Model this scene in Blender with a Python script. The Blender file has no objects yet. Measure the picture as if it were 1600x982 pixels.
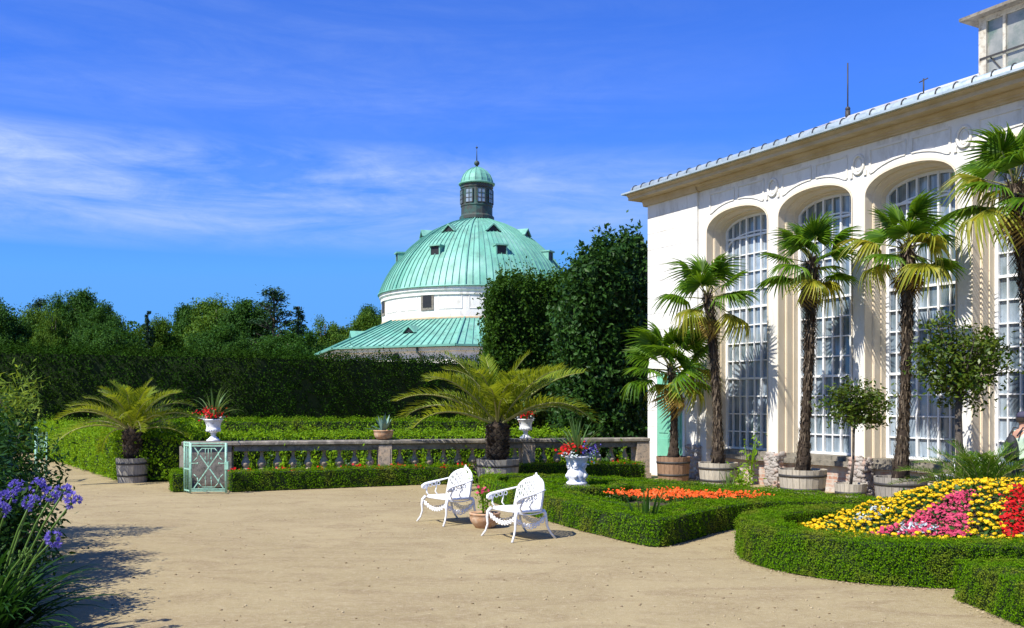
import bpy, math, random
import numpy as np
from mathutils import Vector, Matrix, Euler
R = math.radians
rng = np.random.default_rng(7)
random.seed(7)
scene = bpy.context.scene
COL = scene.collection
F = 1500.0; H = 1.87; HY = 629.0          # focal length in photo pixels, eye height, horizon row

def gp(x, y, h=0.0):                      # photo pixel -> point on the level plane at height h
    z = F * (H - h) / (y - HY)
    return ((x - 800) / F * z, z)
def at(x, y, z):
    return Vector(((x - 800) / F * z, z, H - (y - HY) / F * z))

# ------------------------------------------------------------------ mesh builder
class MB:
    def __init__(s): s.v = []; s.f = []; s.n = 0
    def add(s, v, f, m=0, smooth=False):
        v = np.asarray(v, float).reshape(-1, 3)
        if isinstance(f, np.ndarray): s.f.append((f + s.n, m, smooth))
        else:
            by = {}
            for q in f: by.setdefault(len(q), []).append(q)
            for q in by.values(): s.f.append((np.array(q, int) + s.n, m, smooth))
        s.v.append(v); s.n += len(v); return s
    def box(s, c, d, m=0, M=None):
        c = np.array(c, float); d = np.array(d, float) / 2
        v = np.array([[x, y, z] for x in (-1, 1) for y in (-1, 1) for z in (-1, 1)], float) * d
        if M is not None: v = v @ np.array(M.to_3x3()).T
        return s.add(v + c, [[0, 1, 3, 2], [4, 6, 7, 5], [0, 4, 5, 1], [2, 3, 7, 6], [0, 2, 6, 4], [1, 5, 7, 3]], m)
    def bx(s, x0, x1, y0, y1, z0, z1, m=0):
        return s.box(((x0+x1)/2, (y0+y1)/2, (z0+z1)/2), (abs(x1-x0), abs(y1-y0), abs(z1-z0)), m)
    def beam(s, p, q, w, h, m=0):
        p = Vector(p); q = Vector(q); d = q - p
        M = d.to_track_quat('X', 'Z').to_matrix()
        return s.box((p + q) / 2, (d.length, w, h), m, M)
    def tube(s, pts, rad, n=8, m=0, cap=True, smooth=True, closed=False, flat=1.0):
        P = [Vector(p) for p in pts]; k = len(P)
        if not hasattr(rad, '__len__'): rad = [rad] * k
        vs = []; up = None
        for i in range(k):
            if closed: t = P[(i+1) % k] - P[i-1]
            else: t = P[min(i+1, k-1)] - P[max(i-1, 0)]
            t.normalize()
            if up is None:
                up = Vector((0, 0, 1)) if abs(t.z) < .9 else Vector((1, 0, 0))
            a = t.cross(up)
            if a.length < 1e-4: a = t.cross(Vector((.3, 1, .2)))
            a.normalize(); b = a.cross(t).normalized(); up = b
            for j in range(n):
                th = 2*math.pi*j/n
                vs.append(P[i] + a*(math.cos(th)*rad[i]) + b*(math.sin(th)*rad[i]*flat))
        fs = []
        for i in range(k if closed else k-1):
            i2 = (i+1) % k
            for j in range(n):
                j2 = (j+1) % n
                fs.append([i*n+j, i*n+j2, i2*n+j2, i2*n+j])
        s.add(np.array([list(v) for v in vs]), np.array(fs), m, smooth)
        if cap and not closed:
            s.f.append((np.array([list(range(n))[::-1]]) + s.n - len(vs), m, False))
            s.f.append((np.array([list(range((k-1)*n, k*n))]) + s.n - len(vs), m, False))
        return s
    def lathe(s, prof, n=24, c=(0, 0, 0), m=0, smooth=True, cap=True, mod=None):
        vs = []
        for r, z in prof:
            for j in range(n):
                th = 2*math.pi*j/n
                rr = r * (mod(j, n, z) if mod else 1)
                vs.append((c[0]+rr*math.cos(th), c[1]+rr*math.sin(th), c[2]+z))
        fs = [[i*n+j, i*n+(j+1) % n, (i+1)*n+(j+1) % n, (i+1)*n+j] for i in range(len(prof)-1) for j in range(n)]
        s.add(vs, np.array(fs), m, smooth)
        if cap:
            b = s.n - len(vs)
            if prof[0][0] > 1e-4: s.f.append((np.array([list(range(n))[::-1]])+b, m, False))
            if prof[-1][0] > 1e-4: s.f.append((np.array([list(range((len(prof)-1)*n, len(prof)*n))])+b, m, False))
        return s
    def ball(s, c, r, m=0, n=10, k=6, jit=0.0):
        r = (r, r, r) if not hasattr(r, '__len__') else r
        vs = [(c[0], c[1], c[2]-r[2])]
        for i in range(1, k):
            ph = -math.pi/2 + math.pi*i/k
            for j in range(n):
                th = 2*math.pi*j/n; q = 1 + (random.uniform(-jit, jit) if jit else 0)
                vs.append((c[0]+r[0]*q*math.cos(ph)*math.cos(th), c[1]+r[1]*q*math.cos(ph)*math.sin(th), c[2]+r[2]*q*math.sin(ph)))
        vs.append((c[0], c[1], c[2]+r[2])); L = len(vs)-1
        fs = [[0, 1+(j+1) % n, 1+j] for j in range(n)]
        fs += [[1+(i-1)*n+j, 1+(i-1)*n+(j+1) % n, 1+i*n+(j+1) % n, 1+i*n+j] for i in range(1, k-1) for j in range(n)]
        fs += [[L, 1+(k-2)*n+j, 1+(k-2)*n+(j+1) % n] for j in range(n)]
        return s.add(vs, fs, m, True)
    def prism(s, poly, z0, z1, m=0):
        n = len(poly)
        a = sum(poly[i][0]*poly[(i+1) % n][1]-poly[(i+1) % n][0]*poly[i][1] for i in range(n))
        if a < 0: poly = poly[::-1]
        v = [(p[0], p[1], z0) for p in poly] + [(p[0], p[1], z1) for p in poly]
        f = [[i, (i+1) % n, n+(i+1) % n, n+i] for i in range(n)] + [list(range(n))[::-1], list(range(n, 2*n))]
        return s.add(v, f, m)
    def slab_y(s, poly, y0, y1, m=0):           # polygon in (x,z) extruded along y
        n = len(poly)
        a = sum(poly[i][0]*poly[(i+1) % n][1]-poly[(i+1) % n][0]*poly[i][1] for i in range(n))
        if a < 0: poly = poly[::-1]
        v = [(p[0], y0, p[1]) for p in poly] + [(p[0], y1, p[1]) for p in poly]
        f = [[i, (i+1) % n, n+(i+1) % n, n+i] for i in range(n)] + [list(range(n))[::-1], list(range(n, 2*n))]
        f = [q[::-1] for q in f]
        f = [q[::-1] for q in f] if False else f
        return s.add(v, f, m)
    def slab_x(s, poly, x0, x1, m=0):           # polygon in (y,z) extruded along x
        n = len(poly)
        a = sum(poly[i][0]*poly[(i+1) % n][1]-poly[(i+1) % n][0]*poly[i][1] for i in range(n))
        if a < 0: poly = poly[::-1]
        v = [(x0, p[0], p[1]) for p in poly] + [(x1, p[0], p[1]) for p in poly]
        f = [[i, (i+1) % n, n+(i+1) % n, n+i] for i in range(n)] + [list(range(n))[::-1], list(range(n, 2*n))]
        return s.add(v, f, m)
    def leaves(s, C, N, size, m=0, aspect=.55, tilt=.7, fold=0.0):
        C = np.asarray(C, float); n = len(C)
        if n == 0: return s
        N = np.asarray(N, float)*np.ones((n, 1)) + rng.normal(0, tilt, (n, 3))
        N /= np.linalg.norm(N, axis=1)[:, None] + 1e-9
        T = np.cross(N, rng.normal(0, 1, (n, 3))); T /= np.linalg.norm(T, axis=1)[:, None] + 1e-9
        B = np.cross(N, T)
        L = (np.asarray(size)*np.ones(n)*rng.uniform(.7, 1.3, n)*.5)[:, None]
        V = np.stack([C-T*L, C-B*L*aspect+N*L*fold, C+T*L, C+B*L*aspect+N*L*fold], 1).reshape(-1, 3)
        return s.add(V, np.arange(4*n).reshape(-1, 4), m)
    def mesh(s, name, mats):
        me = bpy.data.meshes.new(name)
        V = np.concatenate(s.v) if s.v else np.zeros((0, 3))
        me.vertices.add(len(V)); me.vertices.foreach_set('co', V.ravel())
        lv = np.concatenate([f.ravel() for f, _, _ in s.f])
        tot = np.concatenate([np.full(len(f), f.shape[1]) for f, _, _ in s.f])
        st = np.concatenate([[0], np.cumsum(tot)[:-1]])
        me.loops.add(len(lv)); me.loops.foreach_set('vertex_index', lv.astype(np.int32))
        me.polygons.add(len(tot)); me.polygons.foreach_set('loop_start', st.astype(np.int32))
        me.polygons.foreach_set('loop_total', tot.astype(np.int32))
        me.polygons.foreach_set('material_index', np.concatenate([np.full(len(f), m) for f, m, _ in s.f]).astype(np.int32))
        me.polygons.foreach_set('use_smooth', np.concatenate([np.full(len(f), sm) for f, _, sm in s.f]))
        me.update(calc_edges=True); me.validate()
        for m in (mats if isinstance(mats, (list, tuple)) else [mats]): me.materials.append(m)
        return me
    def build(s, name, mats, parent=None, loc=(0, 0, 0), rot=(0, 0, 0)):
        return link(name, s.mesh(name, mats), parent, loc, rot)

def link(name, data, parent=None, loc=(0, 0, 0), rot=(0, 0, 0), scale=None):
    o = bpy.data.objects.new(name, data); COL.objects.link(o)
    o.parent = parent; o.location = loc; o.rotation_euler = rot
    if scale is not None: o.scale = scale if hasattr(scale, '__len__') else (scale,)*3
    return o
def tag(o, label=None, cat=None, group=None, kind=None):
    if label: o['label'] = label
    if cat: o['category'] = cat
    if group: o['group'] = group
    if kind: o['kind'] = kind
    return o
def thing(name, label, cat, loc=(0, 0, 0), rz=0.0, group=None, scale=None):
    return tag(link(name, None, None, loc, (0, 0, rz), scale), label, cat, group)
def kids(o): return [c for c in list(COL.objects) if c.parent == o]
def copy_tree(o, parent=None):
    c = o.copy(); COL.objects.link(c); c.parent = parent
    for ch in kids(o): copy_tree(ch, c)
    return c

# ------------------------------------------------------------------ materials
def nodes(name):
    m = bpy.data.materials.new(name); m.use_nodes = True
    nt = m.node_tree; b = nt.nodes['Principled BSDF']
    return m, nt, b
def N(nt, t, **kw):
    n = nt.nodes.new(t)
    for k, v in kw.items(): setattr(n, k, v)
    return n
def mixc(nt, fac, a, b):
    n = N(nt, 'ShaderNodeMix', data_type='RGBA')
    for i, v in ((0, fac), (6, a), (7, b)):
        if isinstance(v, bpy.types.NodeSocket): nt.links.new(v, n.inputs[i])
        elif i == 0: n.inputs[0].default_value = v
        else: n.inputs[i].default_value = (*v, 1)
    return n.outputs[2]
def noise(nt, co, scale, detail=5, rough=.6, dist=0):
    n = N(nt, 'ShaderNodeTexNoise'); n.inputs['Scale'].default_value = scale
    n.inputs['Detail'].default_value = detail; n.inputs['Roughness'].default_value = rough
    n.inputs['Distortion'].default_value = dist
    nt.links.new(co, n.inputs['Vector']); return n.outputs['Fac']
def ramp(nt, fac, *st):
    n = N(nt, 'ShaderNodeValToRGB'); e = n.color_ramp.elements
    while len(e) < len(st): e.new(.5)
    for q, (p, v) in zip(e, st):
        q.position = p; q.color = (v, v, v, 1) if not hasattr(v, '__len__') else (*v, 1)
    nt.links.new(fac, n.inputs[0]); return n.outputs[0]
def objco(nt): return N(nt, 'ShaderNodeTexCoord').outputs['Object']
def stretch(nt, co, sc):
    n = N(nt, 'ShaderNodeMapping'); n.inputs['Scale'].default_value = sc
    nt.links.new(co, n.inputs[0]); return n.outputs[0]
def bump(nt, b, h, strength=.3, dist=.02):
    n = N(nt, 'ShaderNodeBump'); n.inputs['Strength'].default_value = strength; n.inputs['Distance'].default_value = dist
    nt.links.new(h, n.inputs['Height']); nt.links.new(n.outputs[0], b.inputs['Normal'])

def pm(name, a, b2=None, scale=4, rough=.7, bmp=0, metal=0, c3=None, s3=40, spec=.4, lo=.35, hi=.65, st=(1, 1, 1), bscale=None, bdist=.02):
    m, nt, b = nodes(name)
    b.inputs['Roughness'].default_value = rough; b.inputs['Metallic'].default_value = metal
    b.inputs['Specular IOR Level'].default_value = spec
    co = stretch(nt, objco(nt), st)
    if b2 is None: b2 = tuple(x*.85 for x in a)
    c = mixc(nt, ramp(nt, noise(nt, co, scale), (lo, 0), (hi, 1)), a, b2)
    if c3: c = mixc(nt, ramp(nt, noise(nt, co, s3, 6, .7), (.5, 0), (.68, 1)), c, c3)
    nt.links.new(c, b.inputs['Base Color'])
    if bmp: bump(nt, b, noise(nt, co, bscale or scale*6, 8, .7), bmp, bdist)
    return m
def leafm(name, dark, light, trans=.25, rough=.5, spec=.3, tcol=None, patch=None, pscale=1.2):
    m, nt, b = nodes(name)
    rnd = N(nt, 'ShaderNodeNewGeometry').outputs['Random Per Island']
    c = mixc(nt, rnd, dark, light)
    if patch:
        pn = noise(nt, N(nt, 'ShaderNodeNewGeometry').outputs['Position'], pscale, 4)
        c = mixc(nt, ramp(nt, pn, (.48, 0), (.66, 1)), c, patch)
    nt.links.new(c, b.inputs['Base Color']); b.inputs['Roughness'].default_value = rough
    b.inputs['Specular IOR Level'].default_value = spec
    t = N(nt, 'ShaderNodeBsdfTranslucent')
    tc = mixc(nt, rnd, tuple(x*1.3 for x in light), (light[0]*1.9, light[1]*1.7, light[2]*.8)) if not tcol else None
    nt.links.new(tc, t.inputs[0]) if tc else t.inputs[0].__setattr__('default_value', (*tcol, 1))
    mx = N(nt, 'ShaderNodeMixShader'); mx.inputs[0].default_value = trans
    nt.links.new(b.outputs[0], mx.inputs[1]); nt.links.new(t.outputs[0], mx.inputs[2])
    nt.links.new(mx.outputs[0], nt.nodes['Material Output'].inputs[0])
    return m

M = {}
def sand_mat():
    m, nt, b = nodes('sandy_gravel')
    co = N(nt, 'ShaderNodeNewGeometry').outputs['Position']
    c = mixc(nt, ramp(nt, noise(nt, co, .5, 6, .65, .5), (.35, 0), (.68, 1)), (.345, .277, .145), (.275, .217, .108))
    c = mixc(nt, ramp(nt, noise(nt, stretch(nt, co, (.8, 1.5, 1)), 1.0, 7, .72, 1.6), (.46, 0), (.68, .95)), c, (.225, .165, .085))
    c = mixc(nt, ramp(nt, noise(nt, co, 14, 6, .75), (.5, 0), (.7, .75)), c, (.43, .355, .225))
    c = mixc(nt, ramp(nt, noise(nt, co, 45, 3, .7), (.58, 0), (.7, .8)), c, (.16, .12, .07))
    c = mixc(nt, ramp(nt, noise(nt, co, 120, 2, .6), (.52, 0), (.64, .6)), c, (.5, .42, .3))
    nt.links.new(c, b.inputs['Base Color']); b.inputs['Roughness'].default_value = .95
    b.inputs['Specular IOR Level'].default_value = .1
    ad = N(nt, 'ShaderNodeMath', operation='ADD')
    nt.links.new(noise(nt, co, 60, 6, .7), ad.inputs[0]); nt.links.new(noise(nt, co, 3, 4, .6), ad.inputs[1])
    bump(nt, b, ad.outputs[0], .45, .03)
    return m
M['sand'] = sand_mat()
M['soil'] = pm('soil', (.035, .024, .015), (.06, .042, .026), 6, .95, .5)
M['white'] = pm('white_render', (.82, .80, .75), (.72, .69, .63), 1.0, .8, .15, c3=(.55, .51, .44), s3=2.2, st=(1, 1, .35), bscale=30)
M['beige'] = pm('beige_render', (.80, .69, .53), (.73, .62, .46), 1.5, .8, .1, bscale=40)
M['ochre'] = pm('ochre_cornice', (.56, .46, .31), (.46, .35, .20), 2, .8, .1, bscale=30)
M['frame'] = pm('white_window_paint', (.82, .83, .84), (.74, .74, .73), 3, .45)
M['relief'] = pm('relief_stucco', (.77, .74, .68), (.70, .67, .6), 3, .85)
M['stone'] = pm('weathered_stone', (.28, .25, .20), (.17, .15, .12), 5, .9, .5, c3=(.09, .085, .07), s3=9)
M['balstone'] = pm('baluster_stone', (.52, .39, .27), (.36, .30, .24), 7, .9, .4, c3=(.14, .12, .1), s3=14)
M['coping'] = pm('mossy_coping', (.22, .19, .15), (.11, .10, .085), 3, .95, .6, c3=(.35, .31, .25), s3=7)
M['rubble'] = pm('rubble_stone', (.42, .39, .36), (.30, .26, .23), 3, .95, .7, c3=(.50, .30, .22), s3=4)
def brick_mat():
    m, nt, b = nodes('old_brick')
    co = objco(nt)
    sep = N(nt, 'ShaderNodeSeparateXYZ'); nt.links.new(co, sep.inputs[0])
    cmb = N(nt, 'ShaderNodeCombineXYZ'); nt.links.new(sep.outputs[0], cmb.inputs[0]); nt.links.new(sep.outputs[2], cmb.inputs[1])
    t = N(nt, 'ShaderNodeTexBrick'); nt.links.new(cmb.outputs[0], t.inputs[0])
    t.inputs['Scale'].default_value = 1; t.inputs['Brick Width'].default_value = .26; t.inputs['Row Height'].default_value = .085
    t.inputs['Mortar Size'].default_value = .012
    t.inputs['Color1'].default_value = (.42, .22, .15, 1); t.inputs['Color2'].default_value = (.5, .34, .26, 1); t.inputs['Mortar'].default_value = (.45, .4, .34, 1)
    c = mixc(nt, ramp(nt, noise(nt, co, 5, 5), (.45, 0), (.65, 1)), t.outputs[0], (.5, .46, .41))
    nt.links.new(c, b.inputs['Base Color']); b.inputs['Roughness'].default_value = .95
    bump(nt, b, noise(nt, co, 20), .5, .02)
    return m
M['brick'] = brick_mat()
def copper(name, a, b2, dark):
    m, nt, b = nodes(name)
    co = objco(nt); rnd = N(nt, 'ShaderNodeNewGeometry').outputs['Random Per Island']
    c = mixc(nt, rnd, a, b2)
    c = mixc(nt, ramp(nt, noise(nt, stretch(nt, co, (1, 1, .15)), 1.4, 6, .7), (.44, 0), (.70, .9)), c, dark)
    c = mixc(nt, ramp(nt, noise(nt, co, .35, 5, .6), (.5, 0), (.7, .5)), c, (.36, .62, .52))
    nt.links.new(c, b.inputs['Base Color']); b.inputs['Roughness'].default_value = .6; b.inputs['Metallic'].default_value = .1
    return m
M['copper'] = copper('copper_patina', (.125, .37, .28), (.19, .46, .355), (.10, .22, .17))
M['seam'] = pm('copper_seam', (.10, .29, .23), (.14, .35, .28), 2, .7)
M['bronze'] = pm('dark_bronze', (.055, .05, .045), (.035, .06, .05), 2, .6, c3=(.04, .12, .1), s3=1)
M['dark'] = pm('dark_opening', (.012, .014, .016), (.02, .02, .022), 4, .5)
M['zinc'] = pm('zinc_sheet', (.42, .50, .52), (.52, .58, .58), 2.5, .45, .05, metal=.35, c3=(.30, .38, .4), s3=6)
M['roof'] = pm('pale_metal_roof', (.66, .68, .70), (.58, .6, .62), .8, .5, .05, metal=.2, c3=(.48, .44, .42), s3=2.2)
M['iron'] = pm('dark_iron', (.03, .03, .032), (.05, .045, .04), 8, .6)
M['rust'] = pm('rusty_metal', (.22, .09, .05), (.12, .07, .05), 8, .8)
M['mint'] = pm('mint_green_paint', (.34, .60, .46), (.26, .50, .38), 6, .5, c3=(.18, .2, .14), s3=25)
M['door'] = pm('green_door_paint', (.20, .52, .36), (.16, .45, .31), 3, .5)
M['chair'] = pm('white_enamel', (.86, .86, .86), (.80, .80, .79), 6, .35, spec=.5, c3=(.7, .68, .63), s3=30)
M['ceramic'] = pm('white_ceramic', (.82, .83, .86), (.72, .73, .76), 5, .4, .1, c3=(.5, .5, .5), s3=12)
M['terra'] = pm('terracotta', (.50, .30, .17), (.40, .22, .12), 5, .85, .3, c3=(.6, .45, .32), s3=9)
def wood_mat(name, a, b2):
    m, nt, b = nodes(name)
    co = objco(nt); rnd = N(nt, 'ShaderNodeNewGeometry').outputs['Random Per Island']
    c = mixc(nt, rnd, a, b2)
    g = noise(nt, stretch(nt, co, (14, 14, 1.2)), 3, 6, .7)
    c = mixc(nt, ramp(nt, g, (.45, 0), (.7, .8)), c, tuple(x*.55 for x in a))
    nt.links.new(c, b.inputs['Base Color']); b.inputs['Roughness'].default_value = .85
    bump(nt, b, g, .4, .01); return m
M['greywood'] = wood_mat('grey_weathered_wood', (.27, .25, .22), (.38, .34, .28))
M['palewood'] = wood_mat('pale_grey_wood', (.42, .38, .31), (.52, .46, .36))
M['brownwood'] = wood_mat('brown_wood', (.26, .15, .085), (.34, .21, .13))
M['fibre'] = leafm('palm_fibre', (.03, .02, .012), (.16, .125, .09), .05, .9, .1)
M['trunkp'] = pm('palm_trunk', (.075, .052, .035), (.03, .02, .014), 9, .95, .8, st=(1, 1, 4))
M['bark'] = pm('grey_bark', (.13, .11, .09), (.07, .055, .045), 8, .95, .6)
M['fan'] = leafm('fan_leaf', (.040, .12, .005), (.13, .24, .012), .32, .45, .2)
M['fany'] = leafm('fan_leaf_yellow', (.16, .21, .015), (.34, .32, .03), .3, .45, .3)
M['fanb'] = leafm('fan_leaf_brown', (.38, .27, .06), (.27, .18, .05), .2, .6, .2)
M['petiole'] = pm('petiole', (.16, .19, .05), (.24, .22, .07), 6, .5)
M['phx'] = leafm('date_palm_leaf', (.085, .15, .008), (.25, .30, .018), .3, .5, .15)
M['phxd'] = leafm('low_palm_leaf', (.035, .11, .008), (.12, .22, .014), .3, .5, .2)
M['rachis'] = pm('rachis', (.34, .33, .12), (.26, .27, .09), 6, .5)
M['box'] = leafm('boxwood', (.026, .092, .0015), (.135, .265, .004), .2, .75, .04, patch=(.15, .175, .018), pscale=2.3)
M['boxd'] = leafm('boxwood_shaded', (.016, .056, .008), (.055, .125, .014), .2, .55, .25)
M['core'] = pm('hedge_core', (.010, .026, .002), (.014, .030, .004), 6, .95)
M['hornb'] = leafm('hornbeam', (.014, .045, .004), (.05, .12, .008), .2, .6, .12, patch=(.05, .085, .008), pscale=.5)
M['lighth'] = leafm('light_hedge', (.07, .17, .005), (.22, .36, .010), .3, .6, .1)
M['yewh'] = leafm('dark_hedge', (.006, .022, .002), (.026, .075, .004), .12, .8, .05, patch=(.026, .055, .004), pscale=.4)
M['gloss'] = leafm('glossy_climber', (.010, .040, .006), (.038, .10, .012), .15, .5, .2)
M['treea'] = leafm('tree_a', (.016, .058, .010), (.050, .125, .014), .2, .6, .1)
M['treeb'] = leafm('tree_b', (.030, .085, .008), (.095, .17, .014), .2, .6, .1)
M['spruce'] = leafm('spruce', (.010, .034, .016), (.022, .062, .025), .1, .6, .2)
M['pine'] = leafm('pine', (.016, .050, .022), (.035, .085, .03), .1, .6, .2)
M['citrus'] = leafm('citrus_leaf', (.018, .060, .004), (.10, .14, .010), .25, .4, .3)
M['shrub'] = leafm('shrub_leaf', (.012, .042, .010), (.036, .10, .010), .25, .5, .15)
M['bamboo'] = leafm('willowy_leaf', (.07, .14, .012), (.20, .28, .03), .35, .5, .15)
M['strap'] = leafm('strap_leaf', (.008, .034, .006), (.022, .075, .010), .2, .5, .2)
M['stem'] = leafm('green_stem', (.06, .13, .02), (.11, .19, .035), .1, .5, .2)
M['violet'] = leafm('violet_petal', (.10, .07, .38), (.25, .19, .60), .3, .5, .2, tcol=(.3, .25, .8))
M['red'] = leafm('red_petal', (.36, .004, .006), (.62, .012, .010), .2, .5, .2, tcol=(.8, .03, .02))
M['orange'] = leafm('orange_petal', (.70, .075, .010), (.85, .15, .02), .2, .5, .2, tcol=(.9, .2, .03))
M['pink'] = leafm('pink_petal', (.44, .025, .09), (.62, .09, .16), .25, .5, .2, tcol=(.8, .15, .25))
M['yellow'] = leafm('yellow_petal', (.78, .46, .008), (.88, .66, .02), .2, .6, .2, tcol=(.9, .7, .05))
M['silver'] = leafm('silver_leaf', (.36, .43, .44), (.55, .60, .60), .1, .7, .2, tcol=(.4, .45, .4))
M['bed'] = leafm('bedding_leaf', (.018, .060, .010), (.055, .13, .016), .25, .45, .3)
M['agave'] = leafm('agave_leaf', (.10, .20, .16), (.20, .32, .26), .05, .5, .3)
M['dracaena'] = leafm('dracaena_leaf', (.05, .13, .03), (.14, .22, .06), .25, .4, .3)
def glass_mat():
    m, nt, b = nodes('dusty_sky_tint_glass')
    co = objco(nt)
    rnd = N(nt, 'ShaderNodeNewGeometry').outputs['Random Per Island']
    c = mixc(nt, rnd, (.06, .09, .13), (.22, .28, .35))  # pale blue sky reflection painted into the dusty pane colour
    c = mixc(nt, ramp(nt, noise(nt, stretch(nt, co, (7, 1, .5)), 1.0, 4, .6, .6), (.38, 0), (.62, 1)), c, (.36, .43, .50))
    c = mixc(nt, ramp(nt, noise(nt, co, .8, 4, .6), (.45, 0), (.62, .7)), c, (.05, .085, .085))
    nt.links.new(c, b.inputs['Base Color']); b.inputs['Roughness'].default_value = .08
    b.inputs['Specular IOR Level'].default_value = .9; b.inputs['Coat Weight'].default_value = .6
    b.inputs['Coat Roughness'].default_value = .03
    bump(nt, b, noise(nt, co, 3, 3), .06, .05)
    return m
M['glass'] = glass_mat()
M['clearglass'] = pm('old_lantern_glass', (.17, .19, .17), (.30, .30, .27), 2.2, .12, spec=.8, c3=(.08, .14, .10), s3=1.5)

# ------------------------------------------------------------------ surface sampling and hedges
def sample(V, T, n):
    V = np.asarray(V, float); T = np.asarray(T, int)
    a, b, c = V[T[:, 0]], V[T[:, 1]], V[T[:, 2]]
    cr = np.cross(b-a, c-a); ar = np.linalg.norm(cr, axis=1)
    i = rng.choice(len(T), n, p=ar/ar.sum())
    r1 = np.sqrt(rng.random(n)); r2 = rng.random(n)
    P = a[i]*(1-r1)[:, None] + b[i]*(r1*(1-r2))[:, None] + c[i]*(r1*r2)[:, None]
    return P, cr[i]/(ar[i][:, None]+1e-9), ar.sum()/2
def tri(quads): return [q for a, b, c, d in quads for q in ([a, b, c], [a, c, d])]
def densify(pts, step, closed=False):
    out = []
    n = len(pts)
    for i in range(n if closed else n-1):
        p = np.array(pts[i], float); q = np.array(pts[(i+1) % n], float)
        k = max(1, int(np.linalg.norm(q-p)/step))
        out += [p+(q-p)*j/k for j in range(k)]
    if not closed: out.append(np.array(pts[-1], float))
    return out
def smooth2(pts, it=2, closed=True):
    P = [np.array(p, float) for p in pts]
    for _ in range(it):
        Q = []; n = len(P)
        for i in range(n if closed else n-1):
            a, b = P[i], P[(i+1) % n]; Q += [a*.75+b*.25, a*.25+b*.75]
        if not closed: Q = [P[0]]+Q+[P[-1]]
        P = Q
    return P
FEET = []
def hedge(name, label, A, B, h, mat, leaf, dens, z0=0.0, closed=False, group=None, tilt=.6, jit=.02, sprout=0, topmat=None, htop=None, core_in=.03, wob=.012):
    """strip hedge between ground polylines A and B (same length); h height (number or per-point list)."""
    A = [np.array(p, float) for p in A]; B = [np.array(p, float) for p in B]; n = len(A)
    hs = h if hasattr(h, '__len__') else [h]*n
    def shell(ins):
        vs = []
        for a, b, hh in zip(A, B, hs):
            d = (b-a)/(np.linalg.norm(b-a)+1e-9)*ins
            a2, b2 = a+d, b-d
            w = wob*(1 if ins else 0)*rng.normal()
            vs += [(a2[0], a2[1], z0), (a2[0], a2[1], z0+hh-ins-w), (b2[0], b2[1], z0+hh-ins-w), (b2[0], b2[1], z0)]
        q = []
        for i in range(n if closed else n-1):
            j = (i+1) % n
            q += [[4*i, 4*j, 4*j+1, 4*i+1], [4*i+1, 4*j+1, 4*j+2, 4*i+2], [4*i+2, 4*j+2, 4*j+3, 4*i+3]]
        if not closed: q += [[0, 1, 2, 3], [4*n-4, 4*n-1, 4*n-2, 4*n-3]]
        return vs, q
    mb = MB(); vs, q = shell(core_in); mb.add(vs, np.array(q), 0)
    vs, q = shell(0)
    P, Nn, ar = sample(vs, tri(q), 10)
    cnt = int(ar*dens)
    P, Nn, _ = sample(vs, tri(q), cnt)
    ctr = np.array([np.mean([np.mean(A, 0), np.mean(B, 0)], 0)[0], np.mean([np.mean(A, 0), np.mean(B, 0)], 0)[1], z0])
    # orient normals outward: compare with the strip's own middle line
    Am, Bm = np.array(A), np.array(B); mid = (Am+Bm)/2
    di = ((P[:, None, :2]-mid[None])**2).sum(2).argmin(1) if len(mid)*cnt < 4e7 else None
    if di is not None:
        out = P.copy(); out[:, :2] -= mid[di]; out[:, 2] = np.where(P[:, 2] > z0+np.array(hs)[di]*.92, 1, 0)
        fl = (np.einsum('ij,ij->i', Nn, out) < 0); Nn[fl] *= -1
    tp = Nn[:, 2] > .7
    P = P + Nn*rng.normal(0, jit, cnt)[:, None]
    fq = 1.0/max(.12, .13*np.mean(hs)+.12)
    lf = (np.sin(P[:, 0]*fq*2.1+1.3)+np.sin(P[:, 1]*fq*1.7+P[:, 2]*fq*1.1)+np.sin((P[:, 0]+P[:, 1])*fq*3.9+P[:, 2]*fq*2.7)+.7*np.sin((P[:, 0]-P[:, 1])*fq*7.1-P[:, 2]*fq*5))
    P = P + Nn*(lf*jit*.72)[:, None]
    P[:, 2] = np.maximum(P[:, 2], z0+leaf*.7+rng.random(cnt)*leaf*.8)
    if name == 'box_hedge':
        k = np.where((P[:, 2] < .1) & (abs(Nn[:, 2]) < .3))[0]; k = rng.choice(k, len(k)//6, replace=False)
        Q = P[k]+Nn[k]*np.abs(rng.normal(0, .07, len(k)))[:, None]; Q[:, 2] = .012; FEET.append(Q)
    up = Nn.copy(); up[:, 2] += .25
    mb.leaves(P, up, leaf, 1, .6, tilt, .15)
    if sprout:
        t = np.where(tp)[0]
        if len(t):
            k = rng.choice(t, min(sprout, len(t)), replace=False)
            for i in k:
                L = rng.uniform(1, 5)*leaf; m_ = 5
                C = P[i]+np.array([0, 0, 1])*np.linspace(0, L, m_)[:, None]+rng.normal(0, leaf*.35, (m_, 3))
                mb.leaves(C, (0, 0, .3), leaf, 1, .5, .9)
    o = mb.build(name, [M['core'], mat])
    return tag(o, label, 'hedge', group)
def line_hedge(name, label, pts, w, *a, side=1, step=.6, **k):
    P = densify(pts, step)
    A, B = [], []
    for i, p in enumerate(P):
        t = P[min(i+1, len(P)-1)]-P[max(i-1, 0)]; t = t/np.linalg.norm(t)
        nrm = np.array([-t[1], t[0]])
        A.append(p); B.append(p+nrm*w*side)
    return hedge(name, label, A, B, *a, **k)

exec_parts = []
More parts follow.
